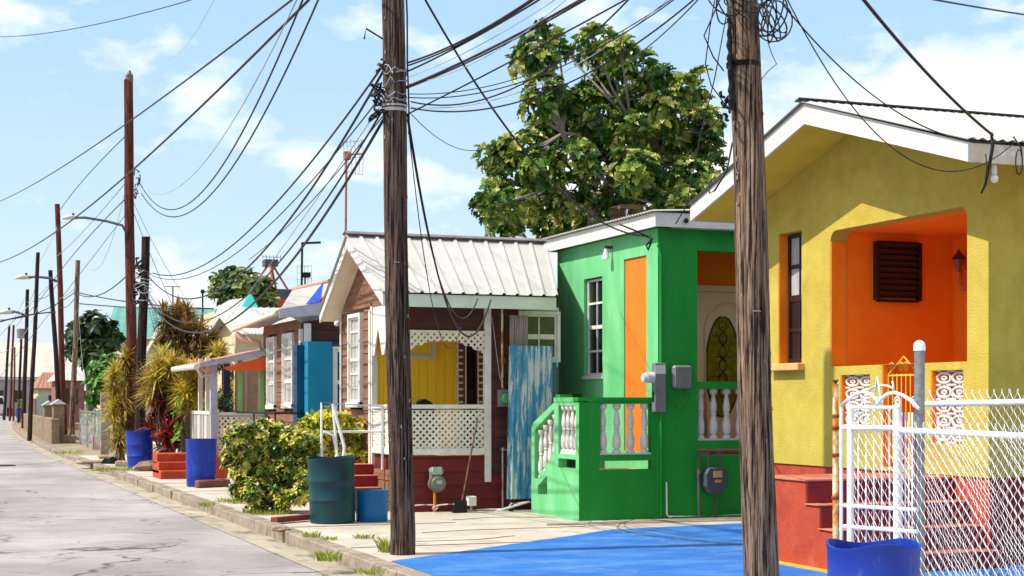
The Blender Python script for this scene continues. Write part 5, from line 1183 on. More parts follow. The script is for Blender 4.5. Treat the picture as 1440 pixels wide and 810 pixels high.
for cxp, cyp, rx, rz_, n_ in ((1015, 8, 20, 22, 3), (1088, 25, 17, 28, 7), (1070, 20, 18, 22, 3), (1040, 12, 24, 14, 2)):
    for k in range(n_):
        c = at(cxp + random.uniform(-5, 5), cyp + random.uniform(-6, 6), 12.0 - .2 * random.random()); s_ = 12 / 2200; a = random.uniform(.85, 1.2)
        b.tube([c + Vector((rx * s_ * a * math.cos(t * .35), .12 * math.sin(t * .35 + k), rz_ * s_ * a * math.sin(t * .35))) for t in range(19)], .006, 5, cap=False)
lab(b.build('cable_coil', BLK, P2, smooth='all'), 'tangled coils of spare black cable')
b = M(); b.tube([at(*p, 12.05) for p in ((1078, 25), (1080, 60), (1085, 75), (1092, 90), (1080, 100), (1072, 110), (1068, 120))], .004, 5); b.tube([on2(zz2(118)), at(1066, 135, 12.1), at(1073, 160, 12.1), at(1071, 170, 12.1)], .006, 5); b.build('wire_tail', mat('reddish_wire', rgb(120, 80, 80), rgb(90, 60, 60), .5, 4), P2, smooth='all')
for P_, fn_, r_, z0_, z1_ in ((P1, on1, .125, .9, 5.6), (P2, on2, .125, 1.2, 4.6)):
    b = M()
    for k in range(70):
        z = random.uniform(z0_, z1_); a = random.uniform(3.3, 6.1); q = fn_(z); rr = r_ * (1.03 - .14 * z / 8)
        c = Vector((q[0] + rr * math.cos(a), q[1] + rr * math.sin(a), z)); h_ = random.uniform(.006, .02); b.tube([c - Vector((0, 0, h_)), c + Vector((0, 0, h_))], random.uniform(.003, .006), 4)
    nl = b.build('nails', mat('rusty_nail', rgb(60, 40, 34), rgb(200, 190, 180), .7, 40), P_)
    import bmesh
    sh = [c_ for c_ in P_.children if c_.name.startswith('shaft')][0]; bm_ = bmesh.new(); bm_.from_mesh(sh.data); nf = len(bm_.faces); bm_.from_mesh(nl.data); bm_.faces.ensure_lookup_table()
    for f_ in bm_.faces[nf:]: f_.material_index = 1
    sh.data.materials.append(nl.data.materials[0]); bm_.to_mesh(sh.data); bm_.free(); bpy.data.objects.remove(nl)
    b = M(); q = fn_(3.05 if P_ is P1 else 2.3); a = 4.4; c = Vector((q[0] + r_ * 1.0 * math.cos(a), q[1] + r_ * 1.0 * math.sin(a), q[2])); b.bar(c - Vector((.03, .0, 0)), c + Vector((.03, 0, 0)), .006, .035, (0, 1, 0)); b.build('metal_tag', WSTRAP, P_)
# the reddish tall pole, the dark short pole behind the blue barrel
PX = {}
def pxpole(lbl, bx, by, tx, ty, Z, wpx, m_, zb=None):
    g_ = at(bx, by, Z); tp_ = at(tx, ty, Z); d = (tp_ - g_) / (tp_.z - g_.z); base = g_ - d * (g_.z + .05)
    r = wpx / 2 / F_ * Z; o = pole(lbl, tuple(base), tuple(tp_), r * 1.06, r * .85, m_); PX[lbl] = (base, tp_); return o
P3 = pxpole('tall reddish brown pole carrying a street lamp arm', 186, 600, 180, 112, 41, 14, POLE_C)
P4 = pxpole('short leaning dark pole right beside the reddish lamp pole', 196, 600, 205, 333, 39, 14, POLE_D)
b = M(); q = at(182, 103, 41); b.lathe([(.06, 0), (.1, .05), (.1, .2), (.06, .25), (.03, .32)], (q.x, q.y, q.z - .25), 12); b.build('insulator', mat('grey_insulator', rgb(120, 100, 92), rgb(90, 76, 70), .4, 5), P3)
clutter(P3, tuple(at(193, 260, 40.6)), 7, (.05, .05, .35), BLK, .014); clutter(P4, tuple(at(194, 395, 38.7)), 12, (.08, .08, .45), BLK, .022); 
b = M()
for k in range(6): c = at(201, 385 + k * 7, 38.6); b.tube([c + Vector((-.2, -.05, random.uniform(-.08, .08))), c + Vector((0, -.16, random.uniform(-.1, .1))), c + Vector((.2, -.05, random.uniform(-.08, .08)))], .012, 5)
b.build('tie_wire', WIREP, P4)
pxpole('thin tall dark pole with lamp arm, third pole right of road end', 90, 606, 81, 287, 72, 8, POLE_C)
pxpole('dark pole leaning left that crosses the thin tall pole', 85, 605, 71, 380, 70, 7, POLE_D)
pxpole('short brown pole standing in front of the chain link fence', 101, 614, 110, 366, 62, 7.5, POLE_B)
pxpole('slim dark pole rising from the kerb before the stone wall', 42, 607, 54, 355, 66, 6, POLE_D)
pxpole('distant dark pole just left of the slim kerb pole', 33, 596, 39, 407, 95, 5.5, POLE_D)
pxpole('distant pole carrying a grey transformer box', 26, 590, 30, 470, 120, 3.6, POLE_D)
pxpole('distant thin pole with pale top left of transformer pole', 14, 588, 19, 457, 135, 3.4, POLE_C)
pxpole('farthest dark pole at left edge of the street', 6, 586, 13, 457, 140, 3.8, POLE_D)
pxpole('distant short thin pole between two taller ones', 19, 588, 21, 488, 128, 2.6, POLE_C)
b = M(); q = at(30, 470, 119.5); b.lathe([(.01, -.3), (.32, -.3), (.34, .4), (.01, .45)], (q.x, q.y, q.z), 12); tag(b.build('transformer', GREYM), 'grey transformer drum hanging on a distant pole', 'transformer')
for nm, pts_, Zc in (('curved arm street lamp reaching left from the reddish pole', [(178, 328), (172, 317), (150, 311), (120, 306), (104, 306)], 41), ('street lamp with short arm on thin tall pole', [(80, 396), (70, 391), (50, 389), (38, 390)], 70), ('faint distant street lamp arm near the slim pole', [(38, 446), (30, 441), (20, 438), (14, 439)], 95)):
    lp = thing('street_lamp', nm, 'street lamp', tuple(at(*pts_[0], Zc)), 'street lamps'); s_ = Zc / 41
    M().tube([at(*p, Zc - .2) for p in pts_], .035 * s_, 8).build('arm', mat('lamp_arm_grey', rgb(86, 90, 96), rgb(66, 70, 76), .5, 4), lp, smooth='all')
    q = at(*pts_[-1], Zc - .2); b = M(); b.tube([q + Vector((.1, 0, 0)) * s_, q + Vector((-.12, 0, .01)) * s_, q + Vector((-.3, 0, -.03)) * s_], [.04 * s_, .07 * s_, .03 * s_], 10); b.build('lamp_head', WHITE, lp, smooth='all')
    b = M(); b.ball(q + Vector((-.02, 0, .09)) * s_, .035 * s_, 6); b.build('photocell', BLUEP, lp)
# ------------------------------------------------------------------ overhead wires
def wire(label, a, m_, b_, r=.009, mt=WIREM, grp='overhead cables', name='overhead_cable', n=36):
    A, B_ = at(*a), at(*b_)
    def P(t): return A.lerp(B_, t)
    if m_:
        lo, hi = 0, 1; tgt = m_[0]
        def scr(p): X = (p.x - TT * p.y) / NN; Z = Zd(p.x, p.y); return 720 + F_ * X / Z
        inc = scr(B_) > scr(A)
        for _ in range(40):
            mid = (lo + hi) / 2
            if (scr(P(mid)) < tgt) == inc: lo = mid
            else: hi = mid
        t = (lo + hi) / 2; p = P(t); zt_ = H(m_[1], p.x, p.y); dz = (zt_ - p.z) / (4 * t * (1 - t))
    else: dz = 0
    pts_ = [P(k / n) + Vector((0, 0, dz * 4 * (k / n) * (1 - k / n))) for k in range(n + 1)]
    off = lambda q: q[1] < 1 or q[0] < 0 or q[0] > 1440
    if off(b_): d = (pts_[-1] - pts_[-2]).normalized(); d.z *= .6; pts_ += [pts_[-1] + (pts_[-1] - pts_[-2]).normalized() * 1.5, pts_[-1] + (pts_[-1] - pts_[-2]).normalized() * 14]
    if off(a): d = (pts_[0] - pts_[1]).normalized(); pts_ = [pts_[0] + d * 14, pts_[0] + d * 1.5] + pts_
    return tag(M().tube(pts_, r, 6).build(name, mt, smooth='all'), label, 'cable', grp)
Z1 = 16.4; Z4 = 38.7
wire('thick cable from dark pole to far short pole, lowest hanging', (541, 165, Z1), (400, 380), (207, 420, Z4), .016)
wire('twin partner of lowest thick cable between dark pole and far pole', (541, 150, Z1), (395, 366), (207, 418, Z4), .011)
wire('middle heavy cable between the dark pole and far short pole', (540, 98, Z1), (400, 318), (207, 386, Z4), .014)
wire('upper heavy cable between the dark pole and far short pole', (540, 90, Z1), (360, 315), (215, 384, Z4), .012)
wire('thin dark cable just under the upper heavy cable', (541, 128, Z1), (420, 275), (207, 384, Z4), .008)
wire('thin straight cable from dark pole down to the cottage roofs', (541, 160, Z1), (450, 270), (350, 365, 30), .007)
wire('thin grey cable dropping to the white gabled house', (541, 140, Z1), (410, 330), (315, 455, 42), .006, WIREP)
R1 = [('double cable highest between the two thick poles', (574, 88), (650, 57), (752, -4), .011), ('close companion of the highest double cable', (574, 92), (650, 60), (756, -4), .009), ('second cable below the double one at the dark pole', (574, 100), (660, 57), (764, -4), .010),
      ('heavy twisted cable in the middle of the fan', (572, 122), (680, 73), (830, -8), .014), ('companion beneath the heavy twisted cable', (572, 124), (680, 77), (836, -8), .009), ('straight black cable rising to upper right from strap', (574, 160), (740, 75), (886, -4), .009),
      ('thin sagging cable just above the breadfruit tree top', (576, 132), (700, 118), (952, -6), .005), ('thin sagging cable crossing top lobe of tree', (576, 137), (700, 125), (950, -2), .006), ('sagging dark cable crossing the tree crown', (578, 143), (720, 125), (900, -18), .008),
      ('lowest sagging cable across the tree crown', (578, 152), (740, 140), (975, 0), .008), ('second lowest sagging pale cable', (578, 150), (720, 133), (950, -10), .004), ('faint thin cable in upper middle sky', (576, 108), (690, 55), (780, 0), .004), ('faint thin cable beneath it', (576, 118), (690, 76), (800, -4), .004)]
for lb, a, m_, c, r in R1: wire(lb, a + (Z1 - .1,), m_, c + (13.4,), r, WIREB if 'twist' in lb or 'thick' in lb else (WIREP if 'faint' in lb or 'pale' in lb else WIREM))
wire('long black cable sloping from top centre down to the green house corner', (596, -4, 14.5), (720, 190), (914, 332, 21.2), .011, BLK)
wire('thin cable from top right of tree to the roof', (985, -4, 13), (930, 50), (870, 95, 16), .006)
wire('cable falling from dark pole to the brown house eave', (573, 160, Z1), (606, 345), (690, 422, 21.4), .012, BLK)
wire('second cable falling from dark pole to brown house eave', (573, 168, Z1), (602, 330), (672, 420, 21.4), .009, BLK)
wire('third thin cable falling from dark pole onto lattice porch', (573, 165, Z1), (592, 330), (648, 460, 21.6), .006, BLK)
wire('thin cable swinging from the dark pole strap towards tree', (578, 160, Z1), (625, 200), (690, 205, 22), .005)
wire('upper black cable across top left sky', (418, -6, 18), (200, 158), (-12, 288, 60), .014, BLK)
wire('lower heavy black cable across top left sky', (438, -4, 18), (200, 227), (-12, 372, 60), .017, BLK)
wire('thin curved cable from top middle to the reddish pole', (428, -6, 18), (330, 205), (197, 258, 41), .012, WIREM)
wire('outer thin curved cable from top middle to reddish pole', (450, -6, 18), (340, 215), (199, 272, 41), .012, WIREM)
wire('pale curved cable from top middle beside the black ones', (420, -6, 18), (290, 225), (197, 262, 41), .007, WIREP)
wire('single thin cable crossing the top left corner', (275, -2, 22), (150, 31), (-10, 52, 40), .008, WIREM)
wire('faint pale line in the top left sky', (302, -2, 30), (265, 60), (228, 84, 60), .005, WIREP)
wire('black cable across the roofs beneath the far pole', (104, 410, 62), (200, 427), (300, 434, 45), .02, BLK)
wire('second black cable near teal warehouse roof', (112, 427, 62), (200, 433), (300, 434, 60), .02, BLK)
wire('black cable entering at left edge towards leaning pole', (-8, 455, 60), (40, 443), (78, 439, 70), .03, BLK)
wire('lower black cable entering at left edge', (-8, 450, 60), (40, 444), (104, 412, 62), .016, BLK)
wire('cable from far poles looping to the reddish pole', (104, 410, 62), (150, 410), (178, 388, 41), .018)
far = [((81, 300, 72), (120, 250), (178, 190, 41)), ((81, 360, 72), (140, 300), (178, 255, 41)), ((71, 400, 70), (110, 350), (176, 280, 41)), ((54, 370, 66), (66, 350), (81, 318, 72)), ((54, 420, 66), (64, 418), (80, 400, 72)), ((39, 425, 95), (46, 415), (54, 385, 66)), ((39, 440, 95), (47, 432), (72, 400, 70)),
       ((13, 460, 140), (24, 440), (39, 412, 95)), ((19, 462, 135), (28, 452), (40, 430, 95)), ((110, 400, 62), (98, 412), (84, 420, 70)), ((110, 410, 62), (98, 428), (84, 432, 70)), ((-8, 480, 60), (50, 420), (81, 390, 72)), ((-8, 540, 60), (70, 440), (178, 300, 41)), ((-8, 495, 60), (40, 460), (54, 430, 66))]
for i, (a, m_, c) in enumerate(far): wire(['slack', 'taut', 'thin', 'pale', 'grey', 'faint', 'sagging'][i % 7] + ' distant cable strung between the far left poles' + (' in upper row' if i < 7 else ' in lower row'), a, m_, c, .014 if i < 12 else .008, WIREP if i % 2 else WIREM, 'cables between the distant poles')
for i, (px, py) in enumerate(((230, 470), (250, 500), (275, 480), (300, 520), (240, 540), (120, 545))):
    wire(['first', 'second', 'third', 'fourth', 'fifth', 'sixth'][i] + ' pale service line from the far short dark pole, counting left to right', (203 if i < 5 else 110, 395 + i * 3 if i < 5 else 430, 38.6 if i < 5 else 62), ((203 + px) / 2 if i < 5 else 115, (400 + py) / 2 + 10 if i < 5 else 500), (px, py, 42 if i < 5 else 60), .007, WIREP, 'service lines')
wire('thin dark line from reddish pole down to white gables', (188, 285, 41), (245, 395), (312, 480, 44), .008, WIREP)
wire('second thin dark line from reddish pole to the gables', (188, 300, 41), (225, 390), (262, 470, 44), .008, WIREM)
wire('short sagging cable beside the reddish pole left', (178, 260, 41), (160, 330), (120, 370, 60), .007, WIREP)
# right hand side
wire('heavy black service cable falling to yellow house corner', (1210, -6, 10), (1315, 115), (1396, 190, 13.6), .012, BLK)
wire('thin cable from coils to yellow house fascia', (1100, 5, 12), (1220, 128), (1420, 200, 13.6), .006, WIREM)
wire('lower thin cable from coils reaching yellow house fascia', (1105, -5, 12), (1170, 110), (1425, 202, 13.6), .005, BLK)
wire('thin black cable in the top right corner', (1300, -3, 12), (1380, 11), (1450, 22, 14), .008, BLK)
b = M(); b.tube([at(*p, 13.4) for p in ((1394, 186), (1396, 205), (1391, 235), (1386, 258), (1380, 272))], [.012, .016, .014, .012, .008], 6); b.tube([at(*p, 13.38) for p in ((1386, 216), (1388, 235), (1385, 262))], .006, 5)
c = at(1433, 228, 13.4); b.tube([c + Vector((.035 * math.cos(t * .4), 0, .11 * math.sin(t * .4))) for t in range(17)], .006, 5); b.tube([at(1425, 192, 13.4), at(1436, 208, 13.4), at(1437, 220, 13.4)], .008, 5)
tag(b.build('cable_drop', BLK, smooth='all'), 'knotted black cable tails hanging at the yellow house corner', 'cable', 'overhead cables')
b = M(); b.tube([at(*p, 12.3) for p in ((1005, 0), (998, 40), (992, 90), (1000, 120), (1015, 140), (1020, 150))], .005, 5); b.tube([at(*p, 12.3) for p in ((1012, 0), (990, 50), (1003, 80), (1018, 100))], .006, 5); b.tube([at(*p, 12.3) for p in ((1022, 18), (1005, 110), (985, 190), (975, 240), (965, 290), (950, 315))], .005, 5)
b.tube([at(*p, 12.3) for p in ((1030, 200), (1022, 240), (1005, 268), (998, 272), (996, 262))], .008, 5); b.tube([at(*p, 12.3) for p in ((960, 185), (990, 188), (1018, 160))], .004, 5)
tag(b.build('cable_drop', BLK, smooth='all'), 'slack black wires dangling left of the tan pole', 'cable', 'overhead cables')
b = M(); b.tube([at(*p, 20.9) for p in ((912, 330), (916, 340), (911, 352), (909, 345), (918, 335))], .014, 6); b.tube([at(*p, 20.9) for p in ((870, 315), (895, 325), (915, 335))], .012, 6); tag(b.build('cable_drop', BLK, smooth='all'), 'black cable knot on upper corner of green house', 'cable', 'overhead cables')

# ------------------------------------------------------------------ white gate, fences and posts at the right
U0 = 6.3
yg = lambda px, u=U0: Vy(px, u)
zg = lambda py, px, u=U0: H(py, u, Vy(px, u))
gt = thing('garden_gate', 'white tubular garden gate with double arched top behind the blue barrel', 'gate', (U0, yg(1230), 0))
def pt(px, py, u=U0): return (u, Vy(px, u), H(py, u, Vy(px, u)))
b = M(); b.tube([pt(1196, 568)[:2] + (.02,), pt(1196, 568)], .026, 12); b.tube([pt(1183, 572, U0 + .02)[:2] + (.02,), pt(1183, 572, U0 + .02)], .013, 8)
b.tube([pt(1196, 573), pt(1262, 573)], .012, 8); b.tube([pt(1187, 601), pt(1260, 602)], .02, 10); b.tube([pt(1187, 711), pt(1290, 717)], .014, 8); b.tube([pt(1187, 740), pt(1290, 748)], .014, 8)
b.build('frame', WMET, gt, smooth=True)
b = M(); b.tube([pt(1184, 570), pt(1193, 561), pt(1204, 554), pt(1215, 551), pt(1226, 555), pt(1233, 563), pt(1235, 572)], .013, 8); b.tube([pt(1233, 572), pt(1238, 562), pt(1248, 554), pt(1258, 552), pt(1270, 556), pt(1282, 564), pt(1292, 575)], .013, 8)
b.tube([pt(1222, 548, U0 + .3), pt(1235, 541, U0 + .3), pt(1250, 543, U0 + .3), pt(1257, 547, U0 + .3), pt(1255, 536, U0 + .3)], .008, 6); b.tube([pt(1228, 572), pt(1234, 530), pt(1240, 570)], .008, 6)
b.build('arch', WMET, gt, smooth='all')
b = M(); chainlink(b, (U0 + .01, yg(1262)), (U0 + .01, yg(1194)), .05, H(575, U0, yg(1230)), .041, .0027, spikes=False); b.build('mesh', WMET, gt)
b = M()
for k in range(4): p = pt(1268 + k * 5, 580, U0 + .06); b.tube([p[:2] + (.1,), p], .006, 5)
for k in range(5): p = pt(1207 + k * 11, 573, U0 + .04); b.tube([p[:2] + (.1,), p], .0055, 5)
for k in range(4):
    c = Vector(pt(1214 + k * 24, 566, U0 + .2)); b.tube([c + Vector((0, .04 * (1 - t / 16) * math.cos(t * .8), .05 * (1 - t / 16) * math.sin(t * .8))) for t in range(12)], .006, 5)
b.build('scrollwork', WMET, gt, smooth='all')
fn = thing('chainlink_fence', 'white painted chain link fence nearest the camera at lower right', 'fence', (U0, 8.5, 0))
y0, y1 = yg(1262), 7.2
b = M(); b.tube([pt(1262, 572)[:2] + (0,), pt(1262, 572)], .028, 14); b.ball(pt(1262, 573), .03, 8); b.build('post', WMET, fn, smooth=True)
b = M(); b.tube([(U0, y0, zg(605, 1262)), (U0, y1, zg(605, 1262) - .02)], .022, 10); b.build('rail', WMET, fn, smooth=True)
b = M(); chainlink(b, (U0 - .03, y0), (U0 - .03, y1), .03, zg(605, 1262) + .03, .041, .0027); b.build('mesh', WMET, fn)
f2 = thing('chainlink_fence', 'second white chain link fence standing higher just behind the near one', 'fence', (U0 + .9, 8.5, 0))
u2 = U0 + .75
b = M(); y0, y1 = Vy(1303, u2), 7.6; zt2 = 1.6
b.tube([(u2, y0, 1.585), (u2, y1, 1.615)], .02, 10)
for t in (.08, .35, .6, .85): yy = y0 + (y1 - y0) * t; b.lathe([(.027, -.012), (.027, .012)], (u2, yy, 1.59 + .03 * t), 8)
b.build('rail', WMET, f2, smooth=True)
b = M(); chainlink(b, (u2, y0), (u2, y1), .03, 1.66, .041, .0027); b.build('mesh', WMET, f2)
gp = thing('steel_post', 'grey galvanised round post with domed cap rising above the white fence', 'post', (U0 + .1, yg(1293), 0))
p = pt(1293, 487, U0 + .12); b = M(); b.tube([p[:2] + (0,), p], .036, 18); b.build('pipe', GALV, gp, smooth=True)
b = M(); b.lathe([(.041, -.03), (.041, .0), (.036, .022), (.02, .038), (.002, .043)], p, 18); b.build('cap', WMET, gp, smooth=True)
rp = thing('rusty_post', 'thin rusty orange gate post at left of the white gate', 'post', (U0, yg(1175), 0))
p = pt(1175, 540); b = M(); b.tube([p[:2] + (0,), p], .022, 12); b.build('pipe', RUST, rp, smooth=True)
b = M()
for k in (585, 602, 640, 700, 766): q = pt(1175, k); b.lathe([(.029, -.012), (.031, 0), (.029, .012)], (p[0], p[1], q[2]), 12)
for k in range(7): a = k * .9; b.tube([Vector(p), Vector(p) + Vector((.02 * math.cos(a), .02 * math.sin(a), .03))], .006, 4)
b.build('hinge_collar', mat('deep_rust', rgb(150, 66, 30), rgb(110, 44, 22), .9, 12), rp)

# ------------------------------------------------------------------ vegetation
def leaf_rosette(m, c, up, L_, wd, n, kind, tint, droop=.5):
    up = Vector(up).normalized(); s1 = up.orthogonal().normalized(); s2 = up.cross(s1)
    for k in range(n):
        a = 2 * math.pi * k / n + random.uniform(-.4, .4); out = s1 * math.cos(a) + s2 * math.sin(a)
        el = random.uniform(.1, 1.15) if kind == 'lobed' else (random.uniform(-.7, 1.5) if kind == 'spike' else random.uniform(-.15, .9)); d = (out * math.cos(el) + up * math.sin(el)).normalized(); l = L_ * random.uniform(.7, 1.15)
        side = d.cross(up); side = side.normalized() if side.length > 1e-3 else s1
        nr = side.cross(d).normalized(); tn = min(1, max(0, tint + random.uniform(-.25, .25)))
        if kind == 'lobed':
            st_ = [(0, .04), (.18, .3), (.3, .16), (.42, .5), (.54, .22), (.66, .46), (.77, .18), (.87, .26), (1, 0)]
        elif kind == 'spike': st_ = [(0, .8), (.5, 1), (1, 0)]
        elif kind == 'blade': st_ = [(0, .5), (.35, 1), (.7, .75), (1, 0)]
        else: st_ = [(0, .15), (.3, .9), (.65, .8), (1, 0)]
        i = len(m.v)
        for t, w_ in st_:
            b_ = c + d * (l * t) - up * (droop * l * t * t * .6); ww = (w_ if kind == 'lobed' else w_ * wd / L_) * l * (.56 if kind == 'lobed' else .5)
            fold = nr * ((.7 if kind == 'lobed' else .25) * ww)
            tipb = d * (l * .10) if kind == 'lobed' else Vector()
            m.v += [tuple(b_ - side * ww + fold + tipb * w_), tuple(b_), tuple(b_ + side * ww + fold + tipb * w_)]
        for q in range(len(st_) - 1):
            j = i + 3 * q; m.f += [(j, j + 1, j + 4, j + 3), (j + 1, j + 2, j + 5, j + 4)]; m.tint += [tn, tn]
def clumps_px(L, Z, jit=0):
    return [(at(px, py, Z + random.uniform(-jit, jit)), r / F_ * Z) for px, py, r in L]
def tree(name, label, base, clumps, lm, bm, L_, wd, dens, kind, per=8, trunk_r=.2, limb_r=.05, cat='tree', grp=None, fork=None, droop=.5, top_tint=.5):
    t_ = thing(name, label, cat, base, grp); m = M(); m.tint = []
    zs = [c.z for c, r in clumps]; zlo, zhi = min(zs), max(zs)
    for c, r in clumps:
        n = int(dens * r * r * 12)
        for k in range(n):
            d = Vector([random.gauss(0, 1) for _ in range(3)]).normalized(); rr = r * random.uniform(.5, 1.0) ** .6
            p = c + Vector((d.x, d.y, d.z * .85)) * rr
            up = (d + Vector((-.35, 0, .75))).normalized()
            leaf_rosette(m, p, up, L_, wd, per, kind, random.uniform(.15, .85), droop)
    m.build('crown', lm, t_, recalc=False)
    b = M(); B_ = Vector(base); fk = Vector(fork) if fork else B_ + Vector((0, 0, max(.3, (zlo - B_.z) * .7)))
    b.tube([B_, B_.lerp(fk, .5) + Vector((.04, .03, 0)), fk], [trunk_r, trunk_r * .85, trunk_r * .7], 12); b.build('trunk', bm, t_, smooth=True)
    b = M(); nb = max(2, min(6, len(clumps) // 7)); subs = []
    order = sorted(range(len(clumps)), key=lambda q: clumps[q][0].x * .36 + 0)
    grp_ = [order[q::1][:0] for q in range(nb)]
    cen = [clumps[order[int((q + .5) * len(order) / nb)]][0] for q in range(nb)]
    for q in range(nb):
        cen[q] = fk.lerp(cen[q], .55) + Vector((0, 0, .1 * (zhi - zlo)))
        b.tube([fk - Vector((0, 0, .05)), fk.lerp(cen[q], .5) + Vector((random.uniform(-.1, .1), 0, 0)), cen[q]], [limb_r * 2.2, limb_r * 1.7, limb_r * 1.3], 8)
    for c, r in clumps:
        m1 = min(cen, key=lambda k: (k - c).length); mid = m1.lerp(c, .5) + Vector([random.uniform(-.25, .25) * r for _ in range(3)]) - Vector((0, 0, .2 * r))
        b.tube([m1, mid, c, c + Vector((random.uniform(-.4, .4) * r, 0, .5 * r))], [limb_r * .9, limb_r * .6, limb_r * .4, limb_r * .2], 6)
        for k in range(2):
            d = Vector([random.uniform(-1, 1) for _ in range(3)]) * r * .7; b.tube([mid.lerp(c, .5), c + d * .5, c + d], [limb_r * .4, limb_r * .25, limb_r * .12], 5)
    b.build('limb', bm, t_, smooth=True); return t_
BFM = leafmat('breadfruit_leaf', [rgb(28, 58, 24), rgb(50, 88, 30), rgb(86, 120, 42), rgb(156, 164, 72), rgb(206, 200, 124)], .2, .3)
Lz = [(752, 78, 28), (735, 95, 18), (785, 60, 16), (770, 45, 14), (838, 62, 26), (815, 72, 16), (872, 70, 22), (905, 95, 24), (860, 95, 24), (840, 115, 20), (930, 118, 24), (955, 128, 22), (975, 145, 24), (985, 110, 14), (995, 170, 18), (990, 205, 22), (1000, 235, 18), (990, 265, 22),
      (765, 125, 24), (755, 148, 22), (790, 150, 26), (825, 145, 26), (860, 140, 28), (895, 145, 30), (930, 160, 30), (770, 180, 26), (805, 185, 30), (845, 180, 30), (885, 190, 32), (925, 200, 32), (960, 200, 30), (745, 205, 24), (715, 215, 24), (690, 222, 20), (735, 245, 26), (700, 262, 22), (765, 235, 30), (805, 230, 30), (850, 240, 28),
      (890, 240, 34), (935, 250, 34), (970, 255, 28), (695, 290, 24), (730, 290, 28), (765, 285, 32), (800, 275, 28), (745, 318, 26), (790, 315, 28), (700, 315, 20), (835, 300, 20), (870, 285, 28), (910, 290, 30), (950, 295, 28), (985, 290, 20), (830, 325, 20)]
cl = [(c_, r_ * 1.0) for c_, r_ in clumps_px(Lz, 34, 1.5)]
bb = at(840, 420, 34.5); bb.z = 0
tree('breadfruit_tree', 'large breadfruit tree with big lobed leaves rising behind the green house', tuple(bb), cl, BFM, LIMBS, .30, .3, 14, 'lobed', 8, .24, .045, fork=tuple(at(835, 300, 34.5)))
BT = leafmat('dark_tree_leaf', [rgb(34, 60, 28), rgb(64, 90, 36), rgb(116, 130, 70), rgb(170, 172, 110)], .3)
bb = at(345, 500, 75); bb.z = 0
tree('leafy_tree', 'rounded leafy tree with pale new leaves left of the tripod tower', tuple(bb), clumps_px([(310, 400, 15), (325, 390, 15), (345, 395, 17), (365, 400, 15), (318, 418, 18), (340, 418, 20), (362, 418, 17), (378, 425, 10), (305, 415, 10), (372, 405, 10)], 75, 1), BT, LIMBS, .6, .3, 3.0, 'blade', 8, .2, .06)
FT = leafmat('far_tree_leaf', [rgb(30, 56, 36), rgb(50, 78, 42), rgb(90, 110, 50)], .25)
bb = at(125, 560, 88); bb.z = -.1
tree('spreading_tree', 'broad dark green tree behind the short brown pole', tuple(bb), clumps_px([(112, 462, 18), (130, 455, 18), (148, 462, 16), (120, 485, 20), (145, 482, 18), (105, 490, 14), (160, 475, 10), (130, 505, 18), (98, 470, 10), (150, 500, 12)], 88, 1.5), FT, BARK, .7, .35, 2.4, 'blade', 8, .25, .08)
RT = leafmat('bright_round_leaf', [rgb(44, 90, 28), rgb(76, 130, 36), rgb(130, 176, 60)], .35)
bb = at(150, 600, 52); bb.z = 0
tree('round_tree', 'small round bright green tree beside the spiky yellow shrub', tuple(bb), clumps_px([(140, 520, 17), (155, 510, 16), (150, 535, 20), (135, 540, 15), (165, 530, 14), (145, 555, 15), (160, 550, 13), (130, 560, 9)], 52, .5), RT, BARK, .28, .16, 9, 'blade', 8, .08, .03)
# hedge bushes in front of the brown house
CB = leafmat('croton_leaf', [rgb(34, 60, 20), rgb(64, 92, 26), rgb(118, 136, 36), rgb(206, 200, 76), rgb(232, 206, 130)], .25, .3)
def bush(name, label, L, Z, lm, L_, wd, dens, per=7, jit=.25, cat='bush', kind='blade', droop=.3):
    cl = clumps_px(L, Z, jit); c0 = sum((c for c, r in cl), Vector()) / len(cl)
    return tree(name, label, (c0.x, c0.y, 0), cl, lm, BARK, L_, wd, dens, kind, per, .035, .016, cat, droop=droop, fork=(c0.x, c0.y, .15))
bush('croton_bush', 'big rounded yellow green bush at the kerb left of the dark barrel', [(335, 612, 20), (350, 632, 24), (365, 612, 20), (385, 625, 26), (410, 618, 20), (345, 660, 24), (375, 658, 26), (405, 655, 26), (425, 640, 20), (355, 688, 20), (385, 690, 22), (410, 684, 22), (322, 645, 14), (425, 670, 14), (395, 605, 16), (325, 622, 14), (360, 703, 18), (395, 702, 18), (338, 690, 15), (420, 695, 16), (370, 600, 14), (435, 625, 16), (430, 650, 15)], 22.6, CB, .095, .04, 130, 8, .3)
CB2 = leafmat('golden_croton_leaf', [rgb(90, 110, 30), rgb(160, 170, 40), rgb(226, 216, 64), rgb(240, 226, 110)], .4, .35)
bush('golden_bush', 'golden yellow leafed bush behind the white pipe handrail', [(440, 592, 16), (460, 585, 16), (480, 592, 16), (500, 600, 15), (520, 605, 14), (535, 615, 12), (445, 612, 18), (470, 612, 18), (500, 620, 16), (525, 628, 14), (455, 635, 16), (485, 640, 14), (510, 642, 12), (430, 600, 14)], 24.2, CB2, .11, .045, 80, 7, .3)
SP = leafmat('spiky_leaf', [rgb(88, 56, 40), rgb(136, 110, 50), rgb(188, 162, 64), rgb(224, 204, 92), rgb(140, 156, 66)], .35, .4)
